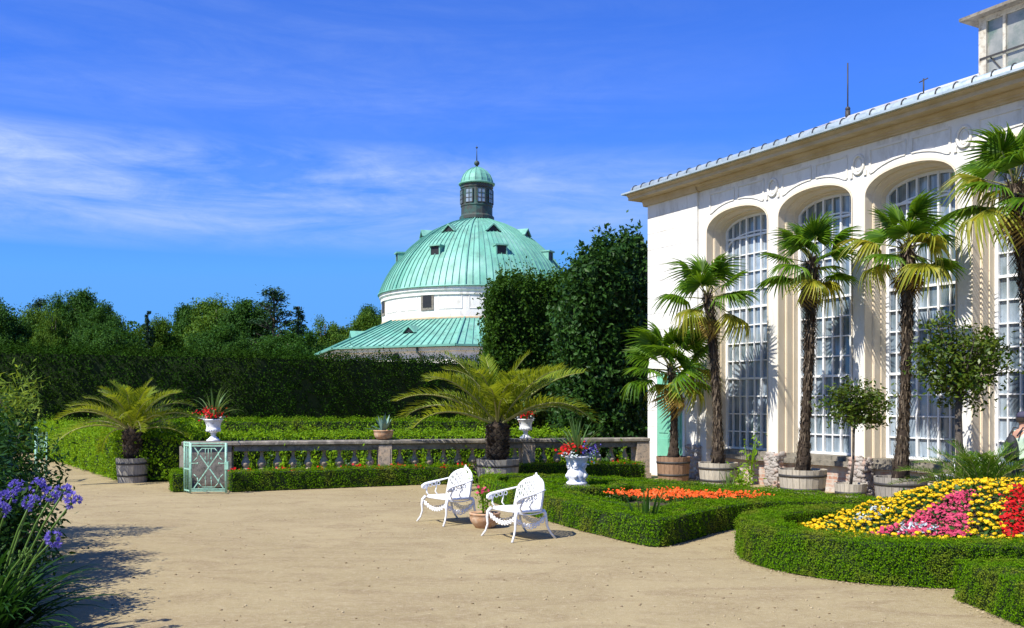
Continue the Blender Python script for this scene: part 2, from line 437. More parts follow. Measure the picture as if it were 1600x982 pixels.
# ------------------------------------------------------------------ camera, light, sky
cam = bpy.data.cameras.new('camera'); co_ = bpy.data.objects.new('camera', cam); COL.objects.link(co_)
co_.location = (0, 0, H); co_.rotation_euler = (R(90), 0, 0)
cam.sensor_width = 36; cam.lens = 36*F/1600; cam.shift_y = (HY-491)/1600
cam.clip_end = 5000; cam.clip_start = .1
scene.camera = co_
EL = 51.0; SX, SY = -1.0, -.85
hl = math.hypot(SX, SY); S = Vector((SX/hl*math.cos(R(EL)), SY/hl*math.cos(R(EL)), math.sin(R(EL))))
sl = bpy.data.lights.new('sun', 'SUN'); sl.energy = 4.9; sl.angle = R(.5); sl.color = (1, .955, .865)
so = bpy.data.objects.new('sun', sl); COL.objects.link(so); so.rotation_euler = S.to_track_quat('Z', 'Y').to_euler(); so.location = (-20, 0, 30)
w = bpy.data.worlds.new('World'); scene.world = w; w.use_nodes = True
nt = w.node_tree; bg = nt.nodes['Background']; bg.inputs[1].default_value = .085
sky = N(nt, 'ShaderNodeTexSky', sky_type='NISHITA'); sky.sun_disc = False
sky.sun_elevation = R(EL); sky.sun_rotation = math.atan2(SX, SY) % (2*math.pi)
sky.altitude = 300; sky.air_density = 1.0; sky.dust_density = .25; sky.ozone_density = 3.0
tc = N(nt, 'ShaderNodeTexCoord').outputs['Generated']
hsv = N(nt, 'ShaderNodeHueSaturation'); hsv.inputs['Saturation'].default_value = 1.0; hsv.inputs['Value'].default_value = 1.0
nt.links.new(sky.outputs[0], hsv.inputs['Color'])
sep = N(nt, 'ShaderNodeSeparateXYZ'); nt.links.new(tc, sep.inputs[0])
# cirrus: long thin streaks, denser in one band of the sky
mp = N(nt, 'ShaderNodeMapping'); mp.inputs['Scale'].default_value = (2.2, 2.2, 17); mp.inputs['Rotation'].default_value = (0, R(5), 0)
nt.links.new(tc, mp.inputs[0])
n1 = noise(nt, mp.outputs[0], 1.15, 9, .62, .9)
mp2 = N(nt, 'ShaderNodeMapping'); mp2.inputs['Scale'].default_value = (7, 7, 26); mp2.inputs['Rotation'].default_value = (0, R(-14), 0)
nt.links.new(tc, mp2.inputs[0])
n2 = noise(nt, mp2.outputs[0], 1.3, 9, .7, 1.6)
band = ramp(nt, sep.outputs[2], (.145, .0), (.178, .9), (.228, 1), (.262, .10), (.29, .22), (.36, .13), (.42, .1), (.5, .06))
xm = N(nt, 'ShaderNodeMapRange'); nt.links.new(sep.outputs[0], xm.inputs[0])
xm.inputs[1].default_value = -.12; xm.inputs[2].default_value = .30; xm.inputs[3].default_value = 1; xm.inputs[4].default_value = .12
def mul(a, b_):
    q = N(nt, 'ShaderNodeMath', operation='MULTIPLY'); q.use_clamp = True
    for i, v in enumerate((a, b_)):
        if isinstance(v, bpy.types.NodeSocket): nt.links.new(v, q.inputs[i])
        else: q.inputs[i].default_value = v
    return q.outputs[0]
r1 = ramp(nt, n1, (.30, .1), (.62, 1)); r2 = ramp(nt, n2, (.33, .45), (.75, 1))
cl = mul(mul(mul(r1, r2), mul(band, xm.outputs[0])), 1.4)
cfac = mul(cl, .95)
tn = N(nt, 'ShaderNodeMix', data_type='RGBA', blend_type='MULTIPLY'); tn.inputs[0].default_value = 1; tn.inputs[7].default_value = (.34, .74, 1.75, 1)
nt.links.new(hsv.outputs[0], tn.inputs[6])
mn = N(nt, 'ShaderNodeVectorMath', operation='MINIMUM'); nt.links.new(tn.outputs[2], mn.inputs[0]); mn.inputs[1].default_value = (1.05, 3.3, 7.9)
cm = mixc(nt, cfac, mn.outputs[0], (4.0, 5.2, 8.0))
nt.links.new(cm, bg.inputs[0])
vs_ = scene.view_settings; scene.display_settings.display_device = 'sRGB'
vs_.view_transform = 'Standard'; vs_.look = 'None'; vs_.exposure = .6; vs_.gamma = 1
scene.cycles.max_bounces = 6; scene.cycles.transparent_max_bounces = 4

# ------------------------------------------------------------------ ground
g = MB(); g.add([(-2500, -400, 0), (2500, -400, 0), (2500, 3500, 0), (-2500, 3500, 0)], [[0, 1, 2, 3]])
tag(g.build('ground', M['sand']), kind='structure')

# ------------------------------------------------------------------ palm house (right)
A0 = Vector((3.577, 24.96, 0)); ANG = math.atan2(-.8685, .4957)
BAY = 2.33; S0 = 2.2; NB = 6; HW = 1.02; SPR = 5.93; RISE = .50; PIER = BAY-2*HW; SEND = S0+NB*BAY+1.2
ph = thing('palm_house', 'long white and cream palm house with tall arched windows and a zinc gutter', 'greenhouse', A0, ANG)
def arch(hw, spr, rise, cx, k=22, p=2.15):
    out = []
    for i in range(k+1):
        t = math.pi*i/k; c, s_ = math.cos(t), math.sin(t)
        out.append((cx - hw*math.copysign(abs(c)**(2/p), c), spr+rise*abs(s_)**(2/p)))
    return out
TOP = 6.98
wall = MB()
# corner block slightly proud with shallow rustication grooves
zz = .0
for i in range(18):
    z1 = min(zz+.415, 6.98)
    wall.bx(0, 1.93, -.06, .799, zz, z1-.012); wall.bx(.006, 1.924, -.052, .799, z1-.012, z1) ; zz = z1
    if zz >= 6.979: break
piers = [(1.93, S0)]+[(S0+k*BAY+2*HW, S0+(k+1)*BAY) for k in range(NB-1)]+[(S0+(NB-1)*BAY+2*HW, SEND)]
for a, b_ in piers: wall.bx(a, b_, 0, .56, 0, SPR)
for k in range(NB):
    cx = S0+k*BAY+HW; ar = arch(HW, SPR, RISE, cx)
    for (x0, z0), (x1, z1) in zip(ar[:-1], ar[1:]):
        if x1-x0 < 1e-5: continue
        wall.slab_y([(x0, z0), (x1, z1), (x1, TOP), (x0, TOP)], 0, .5)
for a, b_ in piers: wall.bx(a, b_, 0, .5, SPR, TOP)
wall.bx(0, SEND, .8, 9.6, 0, 6.9)          # the body of the building behind the front
wall.build('wall', M['white'], ph)
rev = MB()
for k in range(NB):
    cx = S0+k*BAY+HW
    prof = [(-.002, -.015), (.025, -.015), (.025, .20), (.05, .20), (.05, .22), (.058, .22), (.058, .40), (.075, .40), (.075, .66)]
    loops = []
    for o, y in prof:
        a = arch(HW-o, SPR, RISE-2.0*o, cx)
        pts = [(cx-HW+o, .76)]+a+[(cx+HW-o, .76)]
        loops.append([(p[0], y, p[1]) for p in pts])
    n = len(loops[0])
    v = [p for l in loops for p in l]
    f = [[i*n+j, i*n+j+1, (i+1)*n+j+1, (i+1)*n+j] for i in range(len(prof)-1) for j in range(n-1)]
    rev.add(v, f)
rev.build('window_reveal', M['beige'], ph)
sill = MB(); bk = MB()
for k in range(NB):
    a = S0+k*BAY
    bk.bx(a+.02, a+2*HW-.02, .24, .6, 0, .55)
    s_ = MB(); s_.bx(a+.01, a+2*HW-.01, .12, .62, .55, .66); s_.bx(a+.03, a+2*HW-.03, .2, .62, .66, .755)
    s_.build('sill', M['stone'], ph)
bk.build('brick_base', M['brick'], ph)
# rubble stone where the render has fallen off the piers
for k, (a, b_) in enumerate(piers):
    if k == 0: a = 1.6
    r_ = MB(); random.seed(30+k)
    topz = random.uniform(.8, .98); w_r = min(b_-a, .36)
    n_ = 9
    for i in range(n_):
        xa = a-.02+(w_r+.05)*i/n_; hh_ = topz*(1-random.uniform(0, .22))*(1 if 0 < i < n_-1 else .8)
        r_.bx(xa, xa+(w_r+.05)/n_*.995, -.05-random.uniform(0, .015), .43, 0, hh_)
    for i in range(170):
        z = random.uniform(.02, topz*.93); rr = random.uniform(.035, .085)
        if random.random() < .5: r_.ball((random.uniform(a-.02, a+w_r+.03), -.055, z), (rr*1.25, rr*.42, rr*.75), 0, 7, 5, .3)
        else: r_.ball((a+w_r+.035, random.uniform(-.03, .42), z), (rr*.42, rr*1.25, rr*.75), 0, 7, 5, .3)
    r_.build('rubble_base', M['rubble'], ph)
# windows: white grid frame over dusty panes with sky reflection painted into their colour
for k in range(NB):
    cx = S0+k*BAY+HW; hw = HW-.073; rise = RISE-.15; y0 = .585
    def topat(x): 
        q = min(1, abs(x-cx)/hw); return SPR+rise*(1-q**2.15)**(1/2.15)
    p_ = MB(); nc = 8; nr = 12; x0 = cx-hw; dx = 2*hw/nc; zb = .76; dz = (SPR-.15-zb)/nr
    for i in range(nc):
        for j in range(nr+2):
            za = zb+j*dz; zc = za+dz
            xa, xb = x0+i*dx, x0+(i+1)*dx
            ta, tb = topat(xa+.002), topat(xb-.002)
            if za > max(ta, tb)-.03: continue
            poly = [(xa, za), (xb, za), (xb, min(zc, max(tb, za+.01))), (xa, min(zc, max(ta, za+.01)))]
            yy = y0+.02+random.uniform(-.004, .004); tl = random.uniform(-.006, .006)
            v = [(poly[0][0], yy, poly[0][1]), (poly[1][0], yy+tl, poly[1][1]), (poly[2][0], yy+tl, poly[2][1]), (poly[3][0], yy, poly[3][1])]
            v += [(q[0], q[1]+.03, q[2]) for q in v]
            p_.add(v, [[0, 1, 2, 3], [7, 6, 5, 4], [0, 4, 5, 1], [1, 5, 6, 2], [2, 6, 7, 3], [3, 7, 4, 0]])
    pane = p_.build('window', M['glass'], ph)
    f_ = MB()
    for i in range(nc+1):
        x = x0+i*dx; wv = .045 if i in (3, 5) else .026
        if i in (0, nc): wv = .07
        xx = min(max(x, x0+wv/2), x0+2*hw-wv/2)
        f_.bx(xx-wv/2, xx+wv/2, y0-.03-(.015 if wv > .03 else 0), y0+.015, zb, max(topat(xx)-.02, SPR))
    for j in range(nr+1):
        z = zb+j*dz; hv = .05 if j in (0, 4, 8, 12) else .026
        f_.bx(x0+.03, x0+2*hw-.03, y0-.026-(.012 if hv > .03 else 0), y0+.012, z-hv/2+(.025 if j == 0 else 0), z+hv/2+(.025 if j == 0 else 0))
    for o, wv in ((.0, .07), (.40, .035)):
        aa = arch(hw-(0 if o == 0 else .03), SPR-o, rise, cx, 20)
        for (xa, za), (xb, zc) in zip(aa[:-1], aa[1:]):
            if abs(xb-xa)+abs(zc-za) < 1e-4: continue
            f_.beam((xa, y0-.012, za-wv*.4), (xb, y0-.012, zc-wv*.4), .045, wv)
    f_.build('window_frame', M['frame'], pane)
# frieze ornament
rl = MB()
for k in range(NB+1):
    cxp = S0+k*BAY-PIER/2
    if k == 0: cxp = S0-.02
    if k > 0:
        ring = [(cxp+.135*math.cos(t), -.012, 6.60+.185*math.sin(t)) for t in np.linspace(0, 2*math.pi, 28)[:-1]]
        rl.tube(ring, .032, 6, 0, closed=True)
        ring = [(cxp+.08*math.cos(t), -.005, 6.60+.12*math.sin(t)) for t in np.linspace(0, 2*math.pi, 24)[:-1]]
        rl.tube(ring, .014, 6, 0, closed=True)
        for sg in (-1, 1): rl.bx(cxp+sg*.17-.03, cxp+sg*.17+.03, -.03, .02, 6.36, 6.46)
    if k < NB:
        cx = S0+k*BAY+HW; a = arch(HW+.1, SPR, RISE+.14, cx, 24)
        for sg in (-1, 1):
            xs0 = cx+sg*.07; xs1 = cx+sg*(HW-.14)
            low = [p for p in a if min(xs0, xs1) <= p[0] <= max(xs0, xs1)]
            low.sort(key=lambda p: p[0]*sg)
            loop = [(xs0, 6.84)]+[(xs0, low[0][1])]+low+[(xs1, low[-1][1]-.01), (xs1, 6.84), (xs0, 6.84)]
            for p, q in zip(loop[:-1], loop[1:]):
                if abs(p[0]-q[0])+abs(p[1]-q[1]) > .01: rl.beam((p[0], -.004, p[1]), (q[0], -.004, q[1]), .03, .042)
rl.build('frieze_relief', M['relief'], ph)
cor = MB()
def run(prof, s0, s1, mb): mb.slab_x(prof, s0, s1)
run([(.5, 6.97), (-.05, 6.97), (-.06, 7.0), (-.10, 7.02), (-.10, 7.05), (-.16, 7.10), (-.16, 7.13), (.5, 7.13)], -.06, SEND, cor)
run([(.5, 7.131), (-.42, 7.131), (-.42, 7.2), (-.49, 7.25), (-.49, 7.27), (.5, 7.27)], -.36, SEND, cor)
run([(.5, 6.96), (-.115, 6.96), (-.165, 7.12), (.5, 7.12)], -.12, 1.97, cor)
cor.bx(-.10, .0, -.06, 9.6, 6.98, 7.12); cor.bx(-.36, 0, -.30, 9.8, 7.133, 7.262)
cor.build('cornice', M['ochre'], ph)
gb = MB(); gb.bx(-.46, SEND, -.58, .3, 7.272, 7.312); gb.bx(-.46, .1, .3, 9.9, 7.272, 7.312); gb.build('eave_board', M['zinc'], ph)
gt = MB()
gt.tube([(-.40, -.20, 7.40), (SEND, -.20, 7.40)], .125, 12); gt.bx(-.42, SEND, -.33, -.1, 7.313, 7.36)
gut = gt.build('gutter', M['zinc'], ph)
bm_ = MB()
bm_.tube([(0, -.20+.14*math.cos(t), 7.40+.14*math.sin(t)) for t in np.linspace(-2.6, 1.2, 9)[::1]], .011, 6)
bm_.tube([(0, -.20-.14*math.cos(t), 7.40+.14*math.sin(t)) for t in np.linspace(0, 1.9, 7)], .011, 6)
bme = bm_.mesh('gutter_bracket', M['iron'])
for i in range(45): link('gutter_bracket', bme, gut, (-.3+i*.36, 0, 0))
# hipped metal roof with standing seams
ro = MB(); e = -.45; zr = 9.55; sr = 1.15; yr = 5.4
ro.add([(e, e+.2, 7.33), (SEND, e+.2, 7.33), (SEND, yr, zr), (sr, yr, zr), (e, 2*yr, 7.33), (SEND, 2*yr, 7.33)],
       [[0, 1, 2, 3], [0, 3, 4], [3, 2, 5, 4], [0, 4, 5, 1], [1, 5, 2]])
for i in range(30):
    x = sr+.1+i*.55
    if x < SEND: ro.beam((x, e+.25, 7.37), (x, yr, zr+.02), .03, .05)
ro.tube([(e, e+.2, 7.36), (sr, yr, zr+.04)], .06, 6); ro.tube([(sr, yr, zr+.04), (SEND, yr, zr+.04)], .07, 6)
roof = ro.build('roof', M['roof'], ph)
lr = MB(); lr.tube([(1.75, yr, zr), (1.75, yr, zr+.25)], .07, 6); lr.tube([(1.75, yr, zr+.2), (1.75, yr, zr+1.55)], .018, 6); lr.ball((1.75, yr, zr+.3), .07)
lr.build('lightning_rod', M['iron'], roof)
for i in range(1):
    q = MB(); x = 7.3; q.tube([(x, 1.2, 8.0), (x, 1.2, 8.35)], .015, 5); q.tube([(x-.1, 1.2, 8.3), (x+.1, 1.2, 8.33)], .012, 5); q.build('snow_hook', M['iron'], roof)
# glazed roof lantern
lx, ly = 8.05, 1.95
gl = MB(); gl.bx(lx+.03, SEND-.3, ly, ly+2.2, 7.9, 9.42); lan = gl.build('roof_lantern', M['clearglass'], ph)
fr = MB()
fr.bx(lx-.03, lx+.13, ly-.05, ly+2.25, 7.7, 9.45)
for i in range(1, 19):
    x = lx+.05+i*.45
    if x < SEND-.3: fr.bx(x-.03, x+.03, ly-.04, ly, 7.8, 9.42)
fr.bx(lx, SEND-.3, ly-.045, ly-.002, 9.34, 9.44); fr.build('lantern_frame', pm('peeling_frame_paint', (.56, .53, .44), (.44, .40, .32), 5, .8, .2, c3=(.25, .2, .14), s3=9), lan)
rr_ = MB(); rr_.beam((lx, ly-.055, 8.62), (SEND-.3, ly-.055, 8.62), .02, .035)
for i in range(0, 8): rr_.beam((lx+.2+i*1.24, ly-.02, 8.62), (lx+.7+i*1.24, ly-.02, 7.95), .015, .02)
rr_.build('lantern_rail', M['iron'], lan)
lro = MB(); lro.slab_x([(ly-.25, 9.43), (ly-.25, 9.49), (ly+1.1, 9.95), (ly+2.45, 9.49), (ly+2.45, 9.43)], lx-.32, SEND-.2)
lro.build('lantern_roof', M['stone'], lan)
# green door near the far corner
dr = MB(); dr.bx(.42, 1.42, -.075, 0, .1, 2.62); door = dr.build('door', M['door'], ph)
dp = MB()
for i in range(2):
    for z0, z1 in ((.25, .95), (1.1, 2.45)): dp.bx(.5+i*.47, .86+i*.47, -.092, -.07, z0, z1)
dp.build('door_panel', M['door'], door)
hd = MB(); hd.ball((.98, -.11, 1.15), .035); hd.build('handle', M['iron'], door)
ft = MB(); ft.bx(.34, .42, -.09, 0, 0, 2.7); ft.bx(1.42, 1.5, -.09, 0, 0, 2.7); ft.bx(.342, 1.498, -.088, 0, 2.62, 2.702); ft.build('door_frame', M['frame'], door)

# ------------------------------------------------------------------ rotunda
ZD = 80.0; K = ZD/F; RX = (745-800)*K
def hz(y): return H-(y-HY)*K
rot = thing('rotunda', 'white round pavilion with a green copper dome and lantern', 'pavilion', (RX, ZD, 0))
TH0 = R(-90-4)                       # ribs line up with the eight corners of the low roof
eave = hz(463)
prof = [(r*K, h*K+eave) for r, h in ((152, -2), (150, 4), (146, 14), (140, 26), (131, 41), (119, 56), (105, 71), (89, 85), (70, 98), (48, 109), (25, 117))]
dm = MB(); NP = 96
for i in range(NP):
    a0 = TH0+2*math.pi*i/NP; a1 = TH0+2*math.pi*(i+1)/NP
    v = []
    for r, z in prof: v += [(r*math.cos(a0), r*math.sin(a0), z), (r*math.cos(a1), r*math.sin(a1), z)]
    dm.add(v, [[2*j, 2*j+1, 2*j+3, 2*j+2] for j in range(len(prof)-1)], 0)
for i in range(NP):
    a0 = TH0+2*math.pi*i/NP; big = i % 12 == 0; wv = .10 if big else .045
    for j in range(len(prof)-1):
        (r0, z0), (r1, z1) = prof[j], prof[j+1]
        if not big and r1 < 60*K and i % 2: continue
        dm.beam(((r0+.02)*math.cos(a0), (r0+.02)*math.sin(a0), z0), ((r1+.02)*math.cos(a0), (r1+.02)*math.sin(a0), z1), wv, .16 if big else .09, 1)
dome = dm.build('dome', [M['copper'], M['seam']], rot)
def prad(z):
    for (r0, z0), (r1, z1) in zip(prof[:-1], prof[1:]):
        if z0 <= z <= z1: return r0+(r1-r0)*(z-z0)/(z1-z0)
    return prof[-1][0]
for i in range(8):
    th = TH0+R(45*i+22.5)
    for hp, kind in ((52, 'box'), (92, 'tri')):
        z = eave+hp*K; r = prad(z-.3)
        d = MB(); D2 = MB()
        if kind == 'box':
            d.bx(-1.3, .12, -.52, .52, z+.42, z+.53); d.bx(-1.3, 0, -.46, -.36, z-.45, z+.42); d.bx(-1.3, 0, .36, .46, z-.45, z+.42)
            D2.bx(-1.3, -.05, -.36, .36, z-.42, z+.42)
        else:
            d.slab_x([(-.66, z-.25), (0, z+.36), (.66, z-.25), (.52, z-.25), (0, z+.24), (-.52, z-.25)], -1.4, .12)
            D2.slab_x([(-.5, z-.24), (0, z+.22), (.5, z-.24)], -1.4, .0)
        do = d.build('dormer', M['copper'], dome, (r*math.cos(th), r*math.sin(th), 0), (0, 0, th))
        D2.build('dormer_opening', M['dark'], do)
dru = MB(); dr_r = 147*K; zt = eave; zb = hz(513)
dru.lathe([(dr_r, zb-1.2), (dr_r, zt-.75), (dr_r+.1, zt-.7), (dr_r+.1, zt-.5), (dr_r+.22, zt-.35), (dr_r+.22, zt-.12)], 96, smooth=False)
drum = dru.build('drum', M['white'], rot)
eg = MB(); eg.lathe([(dr_r-.1, zt-.118), (152*K+.08, zt-.118), (152*K+.08, zt-.02), (dr_r-.1, zt-.0)], 96, cap=False); eg.build('dome_gutter', M['copper'], drum)
yb = MB(); yb.lathe([(dr_r, zb+.05), (dr_r+.05, zb+.05), (dr_r+.05, zb+.28), (dr_r, zb+.30)], 96, cap=False); yb.build('drum_band', M['ochre'], drum)
for i in range(8):
    th = TH0+R(45*i+22.5)
    def arcbox(mb, t0, t1, z0, z1, r0, r1, m=0, k=4):
        for j in range(k):
            a, b_ = t0+(t1-t0)*j/k, t0+(t1-t0)*(j+1)/k
            v = [(r*math.cos(t), r*math.sin(t), z) for t in (a, b_) for r in (r0, r1) for z in (z0, z1)]
            mb.add(v, [[0, 1, 3, 2], [4, 6, 7, 5], [0, 4, 5, 1], [2, 3, 7, 6], [0, 2, 6, 4], [1, 5, 7, 3]], m)
    zc = (zb+zt-.7)/2+.1; zw = hz(483)
    fm = MB(); wd = .56/dr_r
    arcbox(fm, th-wd, th+wd, zw-.80, zw+.76, dr_r-.1, dr_r+.05); wf = fm.build('window_frame', M['stone'], drum)
    gm = MB(); arcbox(gm, th-wd*.66, th+wd*.66, zw-.58, zw+.58, dr_r, dr_r+.07); gm.build('window', M['dark'], wf)
    pmn = MB()
    for sg in (-1, 1):
        a, b_ = th+sg*R(7), th+sg*R(20.5)
        for z0, z1 in ((zw-.72, zw-.67), (zw+.62, zw+.67)): arcbox(pmn, a, b_, z0, z1, dr_r-.1, dr_r+.03)
        for t in (a, b_): arcbox(pmn, t-.003, t+.003, zw-.67, zw+.62, dr_r-.1, dr_r+.03, 0, 1)
    pmn.build('wall_moulding', M['relief'], drum)
# low octagonal roof
lw = MB(); ro_ = 257*K; ri = 147*K; ze = hz(551.5)-.15; zi = hz(511)
for i in range(8):
    a0, a1 = TH0+R(45*i), TH0+R(45*(i+1))
    p0 = np.array([ro_*math.cos(a0), ro_*math.sin(a0), ze]); p1 = np.array([ro_*math.cos(a1), ro_*math.sin(a1), ze])
    rin = ri/math.cos(R(22.5))
    q0 = np.array([rin*math.cos(a0), rin*math.sin(a0), zi]); q1 = np.array([rin*math.cos(a1), rin*math.sin(a1), zi])
    ns = 18
    for j in range(ns):
        u, v = j/ns, (j+1)/ns
        lw.add([p0+(p1-p0)*u, p0+(p1-p0)*v, q0+(q1-q0)*v, q0+(q1-q0)*u], [[0, 1, 2, 3]], 0)
        if j: lw.beam(p0+(p1-p0)*u+(0, 0, .03), q0+(q1-q0)*u+(0, 0, .03), .05, .09, 1)
    lw.beam(p0+(0, 0, .05), q0+(0, 0, .05), .12, .14, 1)
    lw.beam(p0, p1, .2, .14, 1)
lowr = lw.build('low_roof', [M['copper'], M['seam']], rot)
for i in range(8):
    th = TH0+R(45*i+22.5); ap = ro_*math.cos(R(22.5)); t = .47
    r = ap+(ri-ap)*t; z = ze+(zi-ze)*t+.28
    d = MB(); d.slab_x([(-.6, z-.2), (0, z+.36), (.6, z-.2), (.46, z-.2), (0, z+.22), (-.46, z-.2)], -1.2, .15)
    do = d.build('dormer', M['copper'], lowr, (r*math.cos(th), r*math.sin(th), 0), (0, 0, th))
    D2 = MB(); D2.slab_x([(-.45, z-.2), (0, z+.2), (.45, z-.2)], -1.2, .04); D2.build('dormer_opening', M['dark'], do)
wl = MB(); rw = ro_-.6
wl.prism([(rw*math.cos(TH0+R(45*i)), rw*math.sin(TH0+R(45*i))) for i in range(8)], 0, ze-.02)
wl.prism([((rw+.12)*math.cos(TH0+R(45*i)), (rw+.12)*math.sin(TH0+R(45*i))) for i in range(8)], ze-1.35, ze-1.1)
wl.prism([((rw+.3)*math.cos(TH0+R(45*i)), (rw+.3)*math.sin(TH0+R(45*i))) for i in range(8)], ze-.35, ze-.1)
lwall = wl.build('lower_wall', M['white'], rot)
for i in range(8):
    th = TH0+R(45*i+22.5); ap = rw*math.cos(R(22.5))
    q = MB(); q.lathe([(.32, 0), (.32, .12)], 14); q.build('oval_opening', M['dark'], lwall, (ap*math.cos(th)-.05*math.cos(th), ap*math.sin(th)-.05*math.sin(th), ze-.75), (0, R(90), th))
    q = MB(); q.tube([(0, 2, ze-.1), (.05, 2, ze-.4), (-.2, 2.2, ze-.7), (-.25, 2.3, ze-1.4), (-.25, 2.3, 0)], .09, 8)
    q.build('downpipe', M['bronze'], lwall, ((ap+.35)*math.cos(th), (ap+.35)*math.sin(th), 0), (0, 0, th))
# lantern on the dome
la = MB(); lr_ = 24.5*K; z0 = hz(343); z1 = hz(290)
la.lathe([(lr_+.14, z0-.1), (lr_+.14, z0+.15), (lr_, z0+.3), (lr_, z0+.95), (lr_+.05, z0+1.0), (lr_+.05, z0+1.1), (lr_, z0+1.15), (lr_, z1-.35), (lr_+.06, z1-.3), (lr_+.06, z1-.02)], 16, smooth=False)
lant = la.build('lantern', M['bronze'], rot)
for i in range(8):
    th = TH0+R(45*i+22.5)
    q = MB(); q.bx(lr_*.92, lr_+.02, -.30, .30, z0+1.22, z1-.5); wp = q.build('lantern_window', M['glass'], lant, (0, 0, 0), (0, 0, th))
    q = MB()
    for yy in (-.32, 0, .32): q.bx(lr_*.95, lr_+.05, yy-.03, yy+.03, z0+1.2, z1-.45)
    for zz_ in np.linspace(z0+1.22, z1-.5, 4): q.bx(lr_*.95, lr_+.045, -.32, .32, zz_-.025, zz_+.025)
    q.build('lantern_window_frame', M['bronze'], wp)
cu = MB(); cr_ = 28*K
cu.lathe([(lr_-.05, z1-.018), (cr_, z1-.015), (cr_+.04, z1+.1), (cr_-.1, z1+.16)], 24, cap=False)
pc = [(25.5, 2), (24.5, 8), (21.5, 15), (16, 21.5), (9, 26), (2, 28.5)]
for i in range(16):
    a0, a1 = TH0+R(22.5*i), TH0+R(22.5*(i+1)); v = []
    for r, h in pc: v += [(r*K*math.cos(a0), r*K*math.sin(a0), z1+h*K), (r*K*math.cos(a1), r*K*math.sin(a1), z1+h*K)]
    cu.add(v, [[2*j, 2*j+1, 2*j+3, 2*j+2] for j in range(len(pc)-1)], 0)
    for j in range(len(pc)-1):
        cu.beam((pc[j][0]*K*math.cos(a0), pc[j][0]*K*math.sin(a0), z1+pc[j][1]*K), (pc[j+1][0]*K*math.cos(a0), pc[j+1][0]*K*math.sin(a0), z1+pc[j+1][1]*K), .06, .06, 1)
cup = cu.build('lantern_cupola', [M['copper'], M['seam']], lant)
fi = MB(); fi.lathe([(.14, hz(262)), (.07, hz(259)), (.07, hz(258))], 10); fi.ball((0, 0, hz(255.5)), .23); fi.tube([(0, 0, hz(252)), (0, 0, hz(228))], [.05, .018], 6)
fi.ball((0, 0, hz(231)), (.1, .1, .07)); fi.build('finial', M['bronze'], cup)
# ------------------------------------------------------------------ big hedges behind the garden
hedge('hedge', 'tall dark clipped hedge running across the back of the garden in front of the trees',
      [(-34, 33), (-24, 34), (-19, 34.5), (-10, 38), (-4, 42), (1.5, 46)], [(-34, 35.2), (-24, 36.2), (-18.6, 37), (-9.4, 40.4), (-3.2, 44.2), (2.2, 48.2)],
      [4.0, 3.85, 3.8, 3.75, 3.75, 3.75], M['yewh'], .085, 420, tilt=.75, jit=.10, sprout=900, core_in=.14)
hedge('hedge', 'square block of tall clipped hornbeam beside the dome, sprouting on top', [(-.72, 32.7), (-.45, 32.85), (0, 33.2), (.7, 33.6), (1.3, 33.9), (1.9, 34.2), (2.4, 34.4)], [(-.8, 37), (-.55, 37.2), (-.2, 37.5), (.4, 37.8), (.9, 38), (1.5, 38.2), (2.0, 38.4)], [5.7, 6.05, 6.15, 6.0, 6.2, 6.3, 6.7],
      M['hornb'], .12, 480, tilt=.85, jit=.13, sprout=260, core_in=.3, wob=.05)
o = hedge('hedge', 'tallest leafy clipped hedge of glossy leaves against the palm house corner', [(1.62, 26.6), (1.9, 26.5), (2.3, 26.75), (2.75, 27.1), (3.2, 27.4), (3.8, 27.75)], [(1.8, 31), (2.1, 31.1), (2.6, 31.4), (3.0, 31.6), (3.5, 31.8), (4.2, 32)], [4.8, 5.6, 6.15, 6.2, 6.55, 6.65],
      M['gloss'], .16, 420, tilt=.85, jit=.17, sprout=90, core_in=.38, wob=.06)
# light green hedge along the side path and the two lower tiers behind the balustrade
line_hedge('hedge', 'light green leafy hedge lining the path on the left', [(-18.2, 36.5), (-15.9, 32.6), (-9.25, 22.6)], .9, 1.08, M['lighth'], .06, 900, side=1, tilt=.8, jit=.05, sprout=300, core_in=.08)
line_hedge('hedge', 'leafy green hedge beside the path corner behind the barrel palm', [(-9.2, 22.55), (-7.5, 22.6), (-7.2, 24.2)], 1.0, 1.12, M['lighth'], .075, 700, side=1, tilt=.9, jit=.07, sprout=120, core_in=.1)
line_hedge('hedge', 'low bright green hedge row directly behind the stone balustrade', [(-8.2, 24.4), (-4, 25.3), (0, 26.0), (1.9, 26.3)], .9, 1.02, M['lighth'], .065, 800, side=1, tilt=.8, jit=.05, sprout=200, core_in=.08)
line_hedge('hedge', 'flat topped clipped hedge row between the balustrade and the tall dark hedge', [(-13.5, 30.5), (-7, 30.6), (-1.0, 31.2)], 1.2, 1.30, M['box'], .055, 800, side=1, tilt=.7, jit=.04, core_in=.06)

